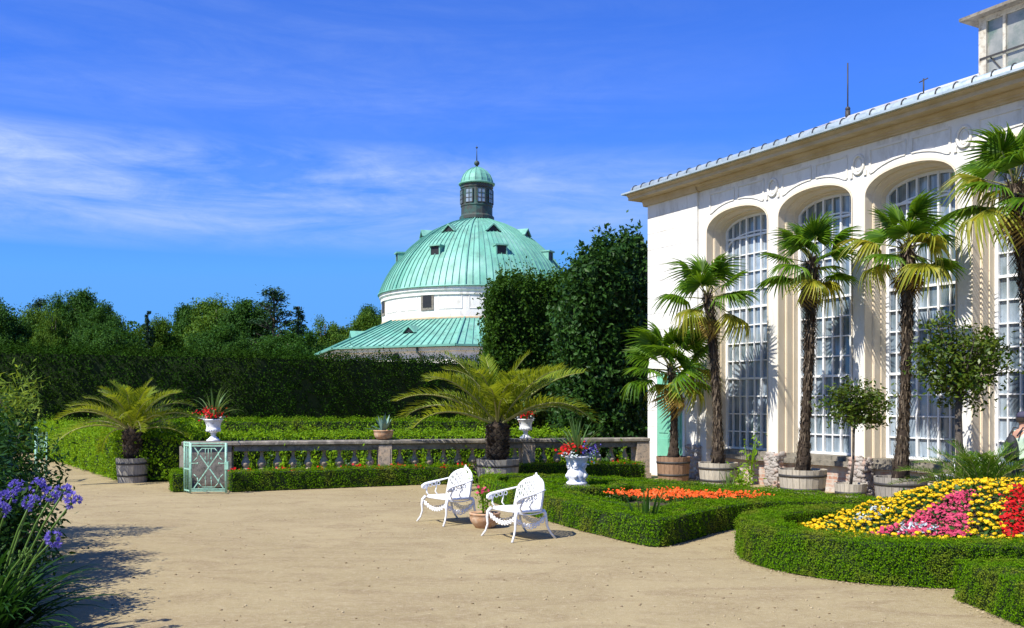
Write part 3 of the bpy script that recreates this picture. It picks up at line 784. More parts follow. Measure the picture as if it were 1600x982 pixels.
# ------------------------------------------------------------------ clipped box hedges of the parterre
BL, BR = (-7.2, 21.3), (3.3, 23.7)
line_hedge('box_hedge', 'long low box hedge in front of the balustrade, left of the central palm tub', [(-5.80, 19.92), (-2.3, 21.6), (-.9, 22.0)], .5, .42, M['box'], .03, 2600, side=1, tilt=.6, jit=.015, core_in=.03)
line_hedge('box_hedge', 'low box hedge before the balustrade between the central palm tub and end pier', [(.15, 21.95), (2.0, 22.45), (3.15, 22.75)], .5, .44, M['box'], .03, 2600, side=1, tilt=.6, jit=.015, core_in=.03)
line_hedge('box_hedge', 'short stub of low box hedge left of the green iron gate', [(-7.05, 19.9), (-7.5, 21.1)], .3, .40, M['box'], .03, 2800, side=-1, tilt=.6, jit=.015, core_in=.03)
raw = [(-.82, 19.3), (.68, 14.6), (1.62, 12.62), (1.86, 12.28), (2.16, 12.6), (3.45, 14.5), (5.0, 14.75), (6.3, 14.55), (4.5, 16.75), (2.7, 18.9), (1.0, 19.9), (-.4, 20.3)]
pol = smooth2(raw, 2, True); cen = np.array((2.35, 16.2))
def ringh(label, k0, k1, h, dens=4600):
    return hedge('box_hedge', label, [cen+(p-cen)*k0 for p in pol], [cen+(p-cen)*k1 for p in pol], h, M['box'], .024, dens, closed=True, tilt=.55, jit=.012, core_in=.025)
ringh('outermost low box hedge of the parterre, its sharp corner pointing at the camera', 1.0, .885, .37)
ringh('middle box hedge band of the parterre, inside the outer hedge', .80, .70, .345)
ringh('innermost box hedge band enclosing the orange flowers of the parterre', .615, .53, .33)
def circ(c, r, n=40): return [np.array((c[0]+r*math.cos(2*math.pi*i/n), c[1]+r*math.sin(2*math.pi*i/n))) for i in range(n)]
UC = (1.21, 17.95)
hedge('box_hedge', 'round box hedge ring circling the white urn in the parterre', circ(UC, .98), circ(UC, .62), .36, M['box'], .028, 3000, closed=True, tilt=.55, jit=.012, core_in=.025)
# stadium shaped bed on the right
def stad(r, x0=4.6, x1=9.6, y=11.45, n=24):
    P = [np.array((x0+r*math.cos(t), y+r*math.sin(t))) for t in np.linspace(math.pi/2, 3*math.pi/2, n)]
    P += [np.array((x0+(x1-x0)*i/9, y-r)) for i in range(1, 10)]
    P += [np.array((x1+r*math.cos(t), y+r*math.sin(t))) for t in np.linspace(-math.pi/2, math.pi/2, 12)[1:]]
    P += [np.array((x1-(x1-x0)*i/9, y+r)) for i in range(1, 9)]
    return P
hedge('box_hedge', 'thick rounded box hedge enclosing the yellow, pink and red flower bed', stad(1.86), stad(1.36), .445, M['box'], .0185, 9500, closed=True, tilt=.55, jit=.014, core_in=.03, wob=.006)
hedge('box_hedge', 'cut end of a box hedge in the bottom right corner nearest the camera', densify([(4.24, 7.55), (4.2, 9.12)], .4)+[np.array((6., 9.14)), np.array((8.5, 9.1))],
      [np.array((5.0, 7.55)), np.array((5.0, 7.9)), np.array((5.0, 8.1)), np.array((5.1, 8.3))][:len(densify([(4.24, 7.55), (4.2, 9.12)], .4))]+[np.array((6.0, 8.3)), np.array((8.5, 8.3))], .38, M['box'], .0175, 10500, tilt=.55, jit=.014, core_in=.03)
# soil inside the beds
s_ = MB(); s_.prism([tuple(cen+(p-cen)*.985) for p in pol], .001, .05); tag(s_.build('soil', M['soil']), kind='structure')
s_ = MB(); s_.prism([(-6.6, 20.25), (-2.3, 21.9), (3.1, 23.2), (3.2, 24.2), (-6.8, 21.9)], .001, .07); tag(s_.build('soil', M['soil']), kind='structure')

# ------------------------------------------------------------------ flower mound on the right
def sm(t): t = np.clip(t, 0, 1); return t*t*(3-2*t)
def mound(x, y):
    return .20+.60*sm((x-3.6)/2.3)*sm((y-9.75)/2.3)*(1-.25*sm((y-12.2)/.8))
gx = np.linspace(3.2, 10.8, 60); gy = np.linspace(10.05, 12.85, 30)
X, Y = np.meshgrid(gx, gy, indexing='ij'); V = np.stack([X, Y, mound(X, Y)-.03], -1).reshape(-1, 3)
ix = np.arange(60*30).reshape(60, 30)
msk = lambda x, y: np.hypot(np.where(x < 4.6, x-4.6, np.where(x > 9.6, x-9.6, 0)), y-11.45) < 1.42
q = np.stack([ix[:-1, :-1], ix[1:, :-1], ix[1:, 1:], ix[:-1, 1:]], -1).reshape(-1, 4)
q = q[msk(V[q].mean(1)[:, 0], V[q].mean(1)[:, 1])]
b_ = MB(); b_.add(V, q, 0, True); tag(b_.build('soil', M['soil']), kind='structure')
def inpoly(px, py, poly):
    r = np.zeros(len(px), bool); n = len(poly)
    for i in range(n):
        (xa, ya), (xb, yb) = poly[i], poly[(i+1) % n]
        c = ((ya > py) != (yb > py)); r ^= c & (px < (xb-xa)*(py-ya)/(yb-ya+1e-12)+xa)
    return r
# outlines of the colour patches on the bed (ground plan, metres)
def plan(pts):
    out = []
    for x, y in pts:                       # where the bed's surface carries this boundary
        z = 10.4
        for _ in range(60):
            P = at(x, y, z); z += (P.z-float(mound(np.array(P.x), np.array(P.y))))*1.2
            z = min(max(z, 9.9), 12.9)
        P = at(x, y, z); out.append((P.x, P.y))
    return out
pk = plan([(1365, 846), (1440, 812), (1498, 778), (1522, 774), (1514, 800), (1506, 850)])
rd = plan([(1574, 850), (1566, 812), (1582, 772), (1650, 764), (1720, 766), (1720, 850)])
P = np.stack([rng.uniform(3.2, 10.9, 60000), rng.uniform(10.05, 12.85, 60000)], 1); P = P[msk(P[:, 0], P[:, 1])]
px, py = P[:, 0], P[:, 1]; ispk = inpoly(px, py, pk); isrd = inpoly(px, py, rd)
isrd |= (px > 7.6) & (px < 8.4); ispk |= (px > 9.3)
isye = ~ispk & ~isrd & (px > 3.72)
def poisson(pts, d, mx=3000):
    cell = {}; out = []
    for p in pts:
        k = (int(p[0]/d), int(p[1]/d)); ok = True
        for a in (-1, 0, 1):
            for b in (-1, 0, 1):
                for q in cell.get((k[0]+a, k[1]+b), ()):
                    if (p[0]-q[0])**2+(p[1]-q[1])**2 < d*d: ok = False
        if ok: cell.setdefault(k, []).append(p); out.append(p)
        if len(out) >= mx: break
    return np.array(out)
def nrm_mound(p):
    e_ = .05; x, y = p[:, 0], p[:, 1]
    n = np.stack([-(mound(x+e_, y)-mound(x-e_, y))/(2*e_), -(mound(x, y+e_)-mound(x, y-e_))/(2*e_), np.ones(len(p))], 1)
    return n/np.linalg.norm(n, axis=1)[:, None]
def patch(name, label, cat, pts, mat, d, kind, size, leafn=5, lift=.07):
    c = poisson(pts, d); mb = MB(); zz = mound(c[:, 0], c[:, 1]); nn = nrm_mound(c)
    L = np.repeat(np.column_stack([c, zz]), leafn, 0); L += rng.normal(0, .035, L.shape); L[:, 2] += rng.uniform(-.02, lift*.75, len(L))
    mb.leaves(L, (0, -.1, 1), .07, 0, .5, .7)
    for (x, y), z, n in zip(c, zz, nn):
        z = z+lift+rng.uniform(-.03, .035); s_ = size*rng.uniform(.6, 1.35)
        if kind == 'ball':
            k = 18; D = rng.normal(0, 1, (k, 3)); D[:, 2] = abs(D[:, 2])*.9; D /= np.linalg.norm(D, axis=1)[:, None]
            mb.ball((x, y, z), (s_*.8, s_*.8, s_*.55), 1, 7, 4, .15)
            mb.leaves(np.array((x, y, z))+D*np.array((s_*.85, s_*.85, s_*.62)), D, s_*.75, 1, .8, .35)
        else:
            k = 7; Cc = np.array((x, y, z))+rng.normal(0, 1, (k, 3))*np.array((.035, .035, .022))
            mb.leaves(Cc, n+np.array((-.1, -.5, .3)), s_, 1, .9, .5)
    return tag(mb.build(name, [M['bed'], mat]), label, cat, kind='stuff')
patch('marigold_patch', 'yellow marigolds edging the flower bed and running down between pink and red', 'flowers', P[isye], M['yellow'], .066, 'ball', .032, 9)
patch('pink_flower_patch', 'wedge of pink bedding flowers inside the yellow marigold edging', 'flowers', P[ispk], M['pink'], .055, 'flat', .042, 6)
patch('red_flower_patch', 'block of bright red flowers at the right edge beside the yellow stripe', 'flowers', P[isrd], M['red'], .055, 'flat', .042, 6)
def dusty(x, y, h, r, label):
    mb = MB(); z0 = float(mound(np.array(x), np.array(y)))
    for i in range(26):
        a = rng.uniform(0, 6.28); L = rng.uniform(.5, 1)*r; e_ = rng.uniform(.15, 1.2)
        p = np.array([[x+math.cos(a)*L*t*math.cos(e_*(1-.3*t)), y+math.sin(a)*L*t*math.cos(e_*(1-.3*t)), z0+h*t*math.sin(e_)] for t in np.linspace(.1, 1, 7)])
        p += rng.normal(0, .012, p.shape); mb.leaves(p, (0, -.3, 1), .055, 0, .5, .5)
    return tag(mb.build('dusty_miller', M['silver']), label, 'plant', 'silver leaved plants in the flower bed')
for (x, y, pos) in ((1352, 822, 'silver leaved plant at the left tip of the yellow marigolds'), (1372, 808, 'silver leaved plant behind the yellow marigold edging'), (1418, 835, 'silver leaved plant at the front left of the pink flowers'), (1447, 836, 'silver leaved plant at the front middle of the pink flowers')):
    q = plan([(x, y)])[0]; dusty(q[0], q[1], .15, .15, pos)
# orange flowers inside the parterre
def flat_patch(name, label, cat, poly, z, mat, d, size, leafn=4, lift=.06):
    xs = [p[0] for p in poly]; ys = [p[1] for p in poly]
    c = np.stack([rng.uniform(min(xs), max(xs), 20000), rng.uniform(min(ys), max(ys), 20000)], 1); c = poisson(c[inpoly(c[:, 0], c[:, 1], poly)], d)
    mb = MB(); L = np.repeat(np.column_stack([c, np.full(len(c), z)]), leafn, 0)+rng.normal(0, .035, (len(c)*leafn, 3)); mb.leaves(L, (0, -.1, 1), .055, 0, .5, .7)
    for x, y in c:
        if rng.random() < .25: continue
        Cc = np.array((x, y, z+lift+rng.uniform(-.02, .03)))+rng.normal(0, 1, (5, 3))*np.array((.035, .035, .02)); mb.leaves(Cc, (-.1, -.6, .8), size, 1, .9, .5)
    return tag(mb.build(name, [M['bed'], mat]), label, cat, kind='stuff')
ob = [(1.6, 16.5), (2.2, 15.75), (3.9, 15.65), (4.3, 15.95), (2.9, 16.85)]
flat_patch('orange_flower_patch', 'strip of bright orange flowers in the middle of the box parterre', 'flowers', ob, .27, M['orange'], .072, .046)

# ------------------------------------------------------------------ balustrade
bd = Vector((BR[0]-BL[0], BR[1]-BL[1], 0)); BLEN = bd.length; BA = math.atan2(bd.y, bd.x)
bal = thing('balustrade', 'weathered stone balustrade with bulbous balusters and a long mossy coping', 'balustrade', (BL[0], BL[1], 0), BA)
hc = 1.0
m = MB(); m.slab_x([(-.20, hc-.10), (-.25, hc-.075), (-.25, hc-.025), (-.22, hc), (.22, hc), (.25, hc-.025), (.25, hc-.075), (.20, hc-.10)], -.1, BLEN+.02); m.build('coping', M['coping'], bal)
m = MB(); m.bx(1.0, BLEN-.3, -.16, .16, hc-.22, hc-.102); m.build('top_rail', M['stone'], bal)
m = MB(); m.bx(1.0, BLEN-.3, -.2, .2, 0, .30); m.bx(1.0, BLEN-.3, -.17, .17, .3, .34); m.build('plinth', M['stone'], bal)
m = MB()
pts = [(-.02, -.19), (.95, -.19), (.97, .19), (-.02, .19), (-.16, .1), (-.16, -.1)]; m.prism(pts, 0, hc-.102); m.build('end_block', M['stone'], bal)
px_p = [4.35, 7.75]
for i, u in enumerate(px_p+[BLEN-.14]):
    m = MB(); wd = .15 if i < 2 else .16; m.bx(u-wd, u+wd, -.225, .225, 0, hc-.104); 
    m.bx(u-wd+.04, u+wd-.04, -.235, -.2, .4, hc-.2) if i < 2 else m.bx(u-wd-.03, u+wd+.03, -.25, .25, .02, .14)
    m.build('pillar', M['balstone'], bal)
bp = [(.075, .34), (.075, .38), (.05, .395), (.065, .42), (.098, .465), (.102, .50), (.088, .545), (.058, .60), (.038, .655), (.034, .70), (.048, .715), (.034, .73), (.04, .755), (.07, .765), (.07, .785)]
bm2 = MB(); bm2.lathe(bp, 16); bmesh_ = bm2.mesh('baluster', M['balstone'])
u = 1.25
while u < BLEN-.42:
    if all(abs(u-p) > .24 for p in px_p): link('baluster', bmesh_, bal, (u, 0, 0), (0, 0, rng.uniform(0, 6)), (1, 1, 1))
    u += .345
def bpt(u, off=0, z=0): return Vector((BL[0]+math.cos(BA)*u-math.sin(BA)*off, BL[1]+math.sin(BA)*u+math.cos(BA)*off, z))
# leafy plants and red flowers in the strip before the balustrade
lp = []
for k in range(5):
    mb = MB(); n = 130
    C = rng.normal(0, 1, (n, 3))*np.array((.06, .06, .17)); C[:, 2] = np.abs(C[:, 2])*1.25+.12; C[:, :2] *= (1.25-C[:, 2:3])
    mb.leaves(C, (0, -.7, .7), .085, 0, .5, .7); mb.tube([(0, 0, 0), (.01, 0, .25), (0, .01, .5)], .01, 5)
    lp.append(mb.mesh('leafy_bedding_plant', M['bed'] if k % 2 else M['lighth']))
where = ['beside the gate end', 'in the left half of the strip', 'near the pillar with the agave bowl', 'behind the white chairs', 'near the central palm tub', 'near the end pier']
u = 1.25+.1725; i = 0
while u < BLEN-.5:
    if not any(abs(u-p) < .2 for p in px_p):
        o = link('leafy_bedding_plant', lp[i % 5], None, bpt(u+rng.uniform(-.03, .03), -.30, .06), (0, 0, rng.uniform(0, 6)), rng.uniform(.85, 1.15))
        tag(o, 'upright leafy green plant growing against the balusters of the stone balustrade', 'plant', 'leafy plants along the balustrade'); i += 1
    u += .345
rp = []
for k in range(3):
    mb = MB(); C = rng.normal(0, 1, (26, 3))*np.array((.07, .06, .03))+np.array((0, 0, .17)); mb.leaves(C, (0, -.3, 1), .07, 0, .5, .7)
    C = rng.normal(0, 1, (20, 3))*np.array((.075, .05, .03))+np.array((0, -.02, .25)); mb.leaves(C, (-.1, -.7, .7), .062, 1, .85, .5); rp.append(mb.mesh('red_bedding_plant', [M['bed'], M['red']]))
u = 1.0; i = 0
while u < BLEN-.5:
    if not (6.9 < u < 7.6): 
        o = link('red_bedding_plant', rp[i % 3], None, bpt(u+rng.uniform(-.12, .12), -.52, .15), (0, 0, rng.uniform(-.6, .6)), rng.uniform(.7, 1.1))
        tag(o, 'small red flowering plant just above the low box hedge before the balustrade', 'plant', 'red flowers along the balustrade'); i += 1
    u += .46
# ------------------------------------------------------------------ iron gate
def gate_leaf(mb, w_, h_, r=.014):
    mb.tube([(0, 0, .05), (0, 0, h_)], .02, 6); mb.tube([(w_, 0, .02), (w_, 0, h_)], .026, 6)
    for z in (.06, .10, h_-.06, h_-.005): mb.beam((0, 0, z), (w_, 0, z), .026, .022)
    a, b_ = .06, w_-.06; z0, z1 = .12, h_-.08
    mb.beam((a, 0, z0), (b_, 0, z1), .016, .022); mb.beam((a, .012, z1), (b_, .012, z0), .016, .022)
    loop = [(a, .40), (a+.07, .33), (a+.1, .22), (a+.17, .14)]
    for L in (loop,):
        for p, q in zip(L[:-1], L[1:]):
            for fx in (lambda x: x, lambda x: w_-x):
                for fz in (lambda z: z, lambda z: h_-z+.03):
                    mb.tube([(fx(p[0]), -.01, fz(p[1])), (fx(q[0]), -.01, fz(q[1]))], .010, 5)
    mb.beam((a+.16, -.01, .14), (w_-a-.16, -.01, .14), .014, .016); mb.beam((a+.16, -.01, h_-.11), (w_-a-.16, -.01, h_-.11), .014, .016)
    for x in (a+.24, w_-a-.24):
        for z, d in ((.14, .15), (h_-.11, -.15)):
            mb.tube([(x, -.01, z), (x, -.01, z+d)], .008, 5); mb.lathe([(.0, 0), (.018, .03), (.0, .09)], 6, (x, -.01, z+d-(.0 if d > 0 else .09)))
    mb.tube([(w_/2, -.01, h_-.11), (w_/2, -.01, h_-.38)], .008, 5); mb.lathe([(0, 0), (.02, .03), (0, .1)], 6, (w_/2, -.01, h_-.45))
    for x, d in ((0, 1), (w_, -1)): mb.tube([(x, -.01, h_*.6), (x+d*.13, -.01, h_*.6)], .008, 5); mb.ball((x+d*.14, -.01, h_*.6), .02)
gate = thing('iron_gate', 'light green wrought iron gate leaf with crossed braces standing before the balustrade end', 'gate', (-6.56, 19.62, 0), R(-1))
m = MB(); gate_leaf(m, .72, 1.04); m.build('gate_leaf', M['mint'], gate)
m = MB(); m.bx(.70, .78, -.05, .03, .5, .66); m.build('lock', M['mint'], gate)
m = MB()
for i in range(4): 
    x, y = -.02-.07*i, .10*i*.9; m.tube([(x, y, .02), (x, y, 1.06)], .018 if i in (0, 3) else .009, 6)
for z in (.06, .5, .98, 1.04): m.beam((-.02, 0, z), (-.24, .28, z), .02, .024)
m.build('side_panel', M['mint'], gate)
gp_ = thing('iron_gate', 'light green iron gate leaf half hidden behind the dark shrub on the left', 'gate', (-11.1, 22.9, 0), R(-80))
m = MB(); gate_leaf(m, .78, 1.15); m.build('gate_leaf', M['mint'], gp_)
m = MB(); m.tube([(.80, 0, 0), (.80, 0, 1.22)], .035, 8); m.ball((.80, 0, 1.26), .05); m.build('post', M['mint'], gp_)

# ------------------------------------------------------------------ urns and bowls
def spiky(mb, n, L, z, m=0, spread=1.0, wd=.022, droop=.5, base=.03, lo=.3):
    for i in range(n):
        a = rng.uniform(0, 6.28); e_ = rng.uniform(lo, 1.5) if spread > .5 else rng.uniform(1.1, 1.5); l = L*rng.uniform(.65, 1.05)
        pts = []; p = np.array((base*math.cos(a), base*math.sin(a), z)); ee = e_
        for k in range(7):
            pts.append(p.copy()); p = p+np.array((math.cos(a)*math.cos(ee), math.sin(a)*math.cos(ee), math.sin(ee)))*l/6; ee -= droop*(k/6)*(1.5-e_+.25)
        sd = np.array((-math.sin(a), math.cos(a), 0)); v = []
        for k, p in enumerate(pts):
            w_ = wd*(.6+.7*math.sin(math.pi*min(1, (k+.6)/6.6)))*(1-(k/6)**3)+.001
            v += [p-sd*w_, p+np.array((0, 0, -w_*.5)), p+sd*w_]
        f = [[3*k, 3*k+1, 3*k+4, 3*k+3] for k in range(6)]+[[3*k+1, 3*k+2, 3*k+5, 3*k+4] for k in range(6)]
        mb.add(v, f, m, True)
def petals(mb, c, r, n, size, m=0, nr=(-.1, -.5, .8)):
    C = rng.normal(0, .5, (n, 3))*np.array(r)+np.array(c); mb.leaves(C, nr, size, m, .85, .5)
urn_prof = [(.15, 0), (.15, .03), (.12, .05), (.055, .11), (.045, .14), (.07, .155), (.05, .175), (.09, .20), (.155, .24), (.165, .27), (.15, .28), (.15, .32), (.165, .40), (.20, .46), (.215, .475), (.215, .495), (.17, .495), (.15, .45)]
def coping_urn(u, label, sc, flowers=True):
    t = thing('flower_urn', label, 'urn', bpt(u, 0, hc+.002), rng.uniform(0, 6), scale=sc)
    m = MB(); m.lathe(urn_prof, 28, cap=True); 
    for i in range(20): a = 2*math.pi*i/20; m.ball((.145*math.cos(a), .145*math.sin(a), .245), (.022, .022, .035), 0, 6, 4)
    m.build('urn', M['ceramic'], t)
    m = MB(); m.lathe([(.0, .455), (.15, .455)], 16, cap=False); m.build('soil', M['soil'], t)
    m = MB(); spiky(m, 30, .85, .47, 0, 1, .016, .75, .03, .6); m.build('spiky_leaves', M['dracaena'], t)
    m = MB(); C = rng.normal(0, 1, (60, 3))*np.array((.09, .09, .04))+np.array((0, 0, .52)); m.leaves(C, (0, 0, 1), .07, 0, .6, .7); m.build('foliage', M['bed'], t)
    m = MB(); petals(m, (0, -.04, .63), (.26, .26, .13), 170, .058); m.build('red_flowers', M['red'], t)
    m = MB(); C = rng.normal(0, 1, (40, 3))*np.array((.05, .08, .03)); C[:20] += (-.22, 0, .52); C[20:] += (.2, 0, .52); m.leaves(C, (0, -.3, 1), .06, 0, .5, .6); m.build('trailing_leaves', M['silver'], t)
    return t
coping_urn(.55, 'white urn with red flowers on the left end of the stone balustrade', 1.0)
coping_urn(7.72, 'white urn on the balustrade half hidden behind the central date palm', .95)
t = thing('agave_bowl', 'terracotta bowl with a blue green agave on the balustrade pillar', 'planter', bpt(4.33, 0, hc+.002))
m = MB(); m.lathe([(.10, 0), (.15, .015), (.205, .07), (.225, .14), (.22, .19), (.235, .20), (.235, .225), (.20, .225), (.19, .18)], 28); m.build('bowl', M['terra'], t)
m = MB(); m.lathe([(0, .20), (.195, .20)], 20, cap=False); m.build('soil', M['soil'], t)
m = MB(); spiky(m, 18, .42, .2, 0, 1, .032, .15, .04, .25); m.build('agave_leaves', M['agave'], t)
# big white urn in the parterre
ur = thing('flower_urn', 'large white ceramic urn with red and violet flowers inside the round box hedge', 'urn', (UC[0], UC[1], 0))
m = MB(); m.lathe([(.26, .05), (.26, .30), (.24, .33)], 24); m.build('plinth', M['stone'], ur)
m = MB(); m.lathe([(.185, .331), (.195, .35), (.195, .375), (.17, .39), (.165, .42), (.19, .48), (.195, .53), (.165, .60), (.155, .66), (.165, .71), (.20, .78), (.21, .82), (.235, .84), (.235, .865), (.19, .865), (.17, .8)], 32)
for a in range(6):
    th = a*math.pi/3+.35; c_ = (math.cos(th), math.sin(th))
    m.ball((c_[0]*.155, c_[1]*.155, .70), (.05, .05, .06), 0, 8, 6); m.ball((c_[0]*.185, c_[1]*.185, .50), (.045, .045, .05), 0, 8, 6)
    m.tube([(c_[0]*.17+.05*-c_[1]*math.cos(t_), c_[1]*.17+.05*c_[0]*math.cos(t_), .70+.06*math.sin(t_)) for t_ in np.linspace(0, 5.5, 12)], .014, 5)
m.build('urn', M['ceramic'], ur)
m = MB(); m.lathe([(0, .84), (.18, .84)], 16, cap=False); m.build('soil', M['soil'], ur)
m = MB(); spiky(m, 34, .82, .85, 0, 1, .016, .5, .03, .75); m.build('spiky_leaves', M['dracaena'], ur)
m = MB(); C = rng.normal(0, 1, (90, 3))*np.array((.12, .12, .05))+np.array((0, 0, .92)); m.leaves(C, (0, 0, 1), .07, 0, .6, .7); m.build('foliage', M['bed'], ur)
m = MB(); petals(m, (-.02, -.06, 1.05), (.22, .2, .12), 90, .06); petals(m, (-.2, -.02, .98), (.16, .2, .1), 70, .055); m.build('red_flowers', M['red'], ur)
m = MB(); petals(m, (.22, -.02, .99), (.16, .2, .12), 70, .05); m.build('violet_flowers', M['violet'], ur)
m = MB(); petals(m, (.25, -.02, .88), (.14, .2, .14), 70, .05); petals(m, (-.1, -.2, .90), (.2, .1, .06), 40, .05); m.build('trailing_leaves', M['silver'], ur)
# terracotta bowl between the chairs
X_, Y_ = gp(757, 827); t = thing('terracotta_bowl', 'round terracotta bowl on the sand between the two white chairs', 'planter', (X_, Y_+.18, 0))
m = MB(); m.lathe([(.14, 0), (.15, .01), (.215, .10), (.228, .15), (.222, .19), (.235, .20), (.235, .225), (.20, .225), (.19, .18)], 28); m.build('bowl', M['terra'], t)
m = MB(); m.lathe([(0, .20), (.195, .20)], 20, cap=False); m.build('soil', M['soil'], t)
m = MB()
for i in range(9):
    a = rng.uniform(0, 6.28); L = rng.uniform(.35, .8); b_ = rng.uniform(.05, .2)
    p = [(b_*math.cos(a)*k*k+.03*math.cos(a), b_*math.sin(a)*k*k, .2+L*k) for k in np.linspace(0, 1, 6)]; m.tube(p, .006, 5)
    C = np.array([p[k] for k in rng.integers(1, 6, 26)])+rng.normal(0, .035, (26, 3)); m.leaves(C, (0, -.3, .8), .055, 0, .35, .8)
m.build('weedy_stems', M['lighth'], t)
m = MB(); petals(m, (-.02, -.05, .56), (.1, .1, .07), 18, .05); m.build('pink_flowers', M['pink'], t)

# ------------------------------------------------------------------ white chairs
def torus_pts(c, r, ax1, ax2, n=14): return [tuple(np.array(c)+r*math.cos(t)*np.array(ax1)+r*math.sin(t)*np.array(ax2)) for t in np.linspace(0, 2*math.pi, n+1)[:-1]]
def make_chair(label, loc, rz):
    t = thing('garden_armchair', label, 'chair', loc, rz, 'white ornate garden chairs')
    W, Dp = .36, .26
    s_ = MB()
    outl = [(W*math.copysign(abs(math.cos(a))**.55, math.cos(a)), Dp*math.copysign(abs(math.sin(a))**.55, math.sin(a))) for a in np.linspace(0, 2*math.pi, 37)[:-1]]
    s_.prism([(x*(1-.0*y), y) for x, y in outl], .405, .428); s_.tube([(x*1.01, y*1.01, .412) for x, y in outl], .022, 6, closed=True)
    for i in range(-5, 6): s_.tube([(i*.058, -.2, .431), (i*.058, .2, .431)], .008, 4)
    s_.build('seat', M['chair'], t)
    def bk(u, v):       # back surface
        return np.array((u*(.345-.02*v), -.235-.085*v+.07*u*u, .43+.42*v))
    b = MB(); out_ = []
    for a in np.linspace(0, math.pi, 25):
        u_ = math.cos(a); v_ = .52+.48*math.sin(a)**.85; out_.append(bk(u_, v_))
    out_ = [bk(1, v) for v in np.linspace(0, .5, 6)]+out_+[bk(-1, v) for v in np.linspace(.5, 0, 6)]
    b.tube(out_, .02, 8)
    b.tube([bk(u_, .03) for u_ in np.linspace(-1, 1, 9)], .016, 6)
    def top(u_): return .52+.48*max(0, 1-u_*u_)**.43
    for i, u_ in enumerate(np.linspace(-.82, .82, 8)):
        hh = top(u_)-.03; n = max(2, int(round(hh/.24)))
        b.tube([bk(u_+.012*math.sin(v*40), v) for v in np.linspace(.03, hh, 10)], .0085, 5)
        for k in range(n):
            vc = .04+(hh-.04)*(k+.5)/n; hv = (hh-.04)/n*.5
            b.tube([bk(u_+.105*math.cos(a), vc+hv*math.sin(a)) for a in np.linspace(0, 2*math.pi, 13)[:-1]], .0105, 5, closed=True)
            b.ball(tuple(bk(u_, vc+hv)), .018, 0, 6, 4)
    b.build('backrest', M['chair'], t)
    c = MB(); 
    for dx, dz, r in ((0, .022, .040), (-.055, .008, .030), (.055, .008, .030), (0, .058, .018), (-.10, -.012, .020), (.10, -.012, .020)): c.ball(tuple(bk(0, 1)+np.array((dx, 0, dz))), (r, .016, r), 0, 8, 6)
    c.build('crest', M['chair'], t)
    for sg in (-1, 1):
        a = MB()
        pth = [(sg*.345, -.24, .70), (sg*.375, -.13, .675), (sg*.40, .0, .65), (sg*.41, .12, .628), (sg*.405, .21, .61), (sg*.40, .265, .585), (sg*.395, .275, .555), (sg*.39, .25, .535), (sg*.39, .23, .55)]
        a.tube(pth, [.02, .022, .026, .032, .036, .032, .024, .018, .014], 8, flat=.6)
        a.tube([(sg*.36, .17, .42), (sg*.375, .2, .47), (sg*.405, .19, .53), (sg*.405, .15, .60)], .014, 6)
        a.tube([(sg*.36, -.0, .42), (sg*.37, .04, .48), (sg*.40, .0, .56), (sg*.40, .02, .635)], .011, 6)
        a.ball((sg*.40, .235, .57), (.03, .05, .045), 0, 10, 6)
        for y_, z_ in ((.12, .585), (.05, .60), (-.04, .61)): a.tube(torus_pts((sg*.40, y_, z_), .028, (0, 1, 0), (0, 0, 1), 10), .008, 5, closed=True)
        a.build('armrest', M['chair'], t)
        l = MB(); l.tube([(sg*.345, .235, .415), (sg*.375, .275, .36), (sg*.385, .285, .28), (sg*.375, .28, .18), (sg*.385, .31, .08), (sg*.415, .36, .0)], [.026, .026, .021, .017, .015, .017], 8); l.build('leg', M['chair'], t)
        l = MB(); l.tube([(sg*.33, -.215, .415), (sg*.345, -.245, .36), (sg*.35, -.255, .28), (sg*.35, -.275, .18), (sg*.36, -.33, .08), (sg*.375, -.40, .0)], [.026, .026, .021, .017, .015, .017], 8); l.build('leg', M['chair'], t)
        ap = MB(); n = 9
        ap.tube([(sg*.365, .26-.49*k/n, .33-.13*math.sin(math.pi*k/n)**.8) for k in range(n+1)], .011, 6)
        ap.tube([(sg*.36, .25-.47*k/n, .395-.03*math.sin(math.pi*k/n)) for k in range(n+1)], .010, 6)
        for k, r in ((1, .03), (2.4, .026), (3.6, .032), (4.6, .038), (5.7, .032), (6.8, .026), (8, .03)):
            ap.tube(torus_pts((sg*.365, .26-.49*k/n, .32-.12*math.sin(math.pi*k/n)**.8), r, (0, 1, 0), (0, 0, 1), 10), .0095, 5, closed=True)
        ap.build('side_apron', M['chair'], t)
    for y_, nm in ((.262, 'front_apron'), (-.25, 'rear_apron')):
        ap = MB(); n = 12
        ap.tube([(.36-.72*k/n, y_, .345-.12*math.sin(math.pi*k/n)**.8) for k in range(n+1)], .010, 6)
        for k in (1, 2.3, 3.6, 4.8, 6, 7.2, 8.4, 9.7, 11):
            ap.tube(torus_pts((.36-.72*k/n, y_, .34-.11*math.sin(math.pi*k/n)**.8), .03, (1, 0, 0), (0, 0, 1), 10), .009, 5, closed=True)
        ap.build(nm, M['chair'], t)
    return t
fd = math.atan2(-.53, -.845)-math.pi/2       # local +Y is the way the chair looks
c2 = make_chair('white ornate cast metal armchair nearer the camera, its back legs at the parterre hedge', (.08, 13.28, 0), fd); c2.scale = (.96,)*3
c1 = copy_tree(c2); X_, Y_ = gp(697, 811); c1.location = (-.98, 14.95, 0); c1.rotation_euler.z = fd+R(3)
c1['label'] = 'white ornate cast metal armchair farther back, left of the terracotta bowl'
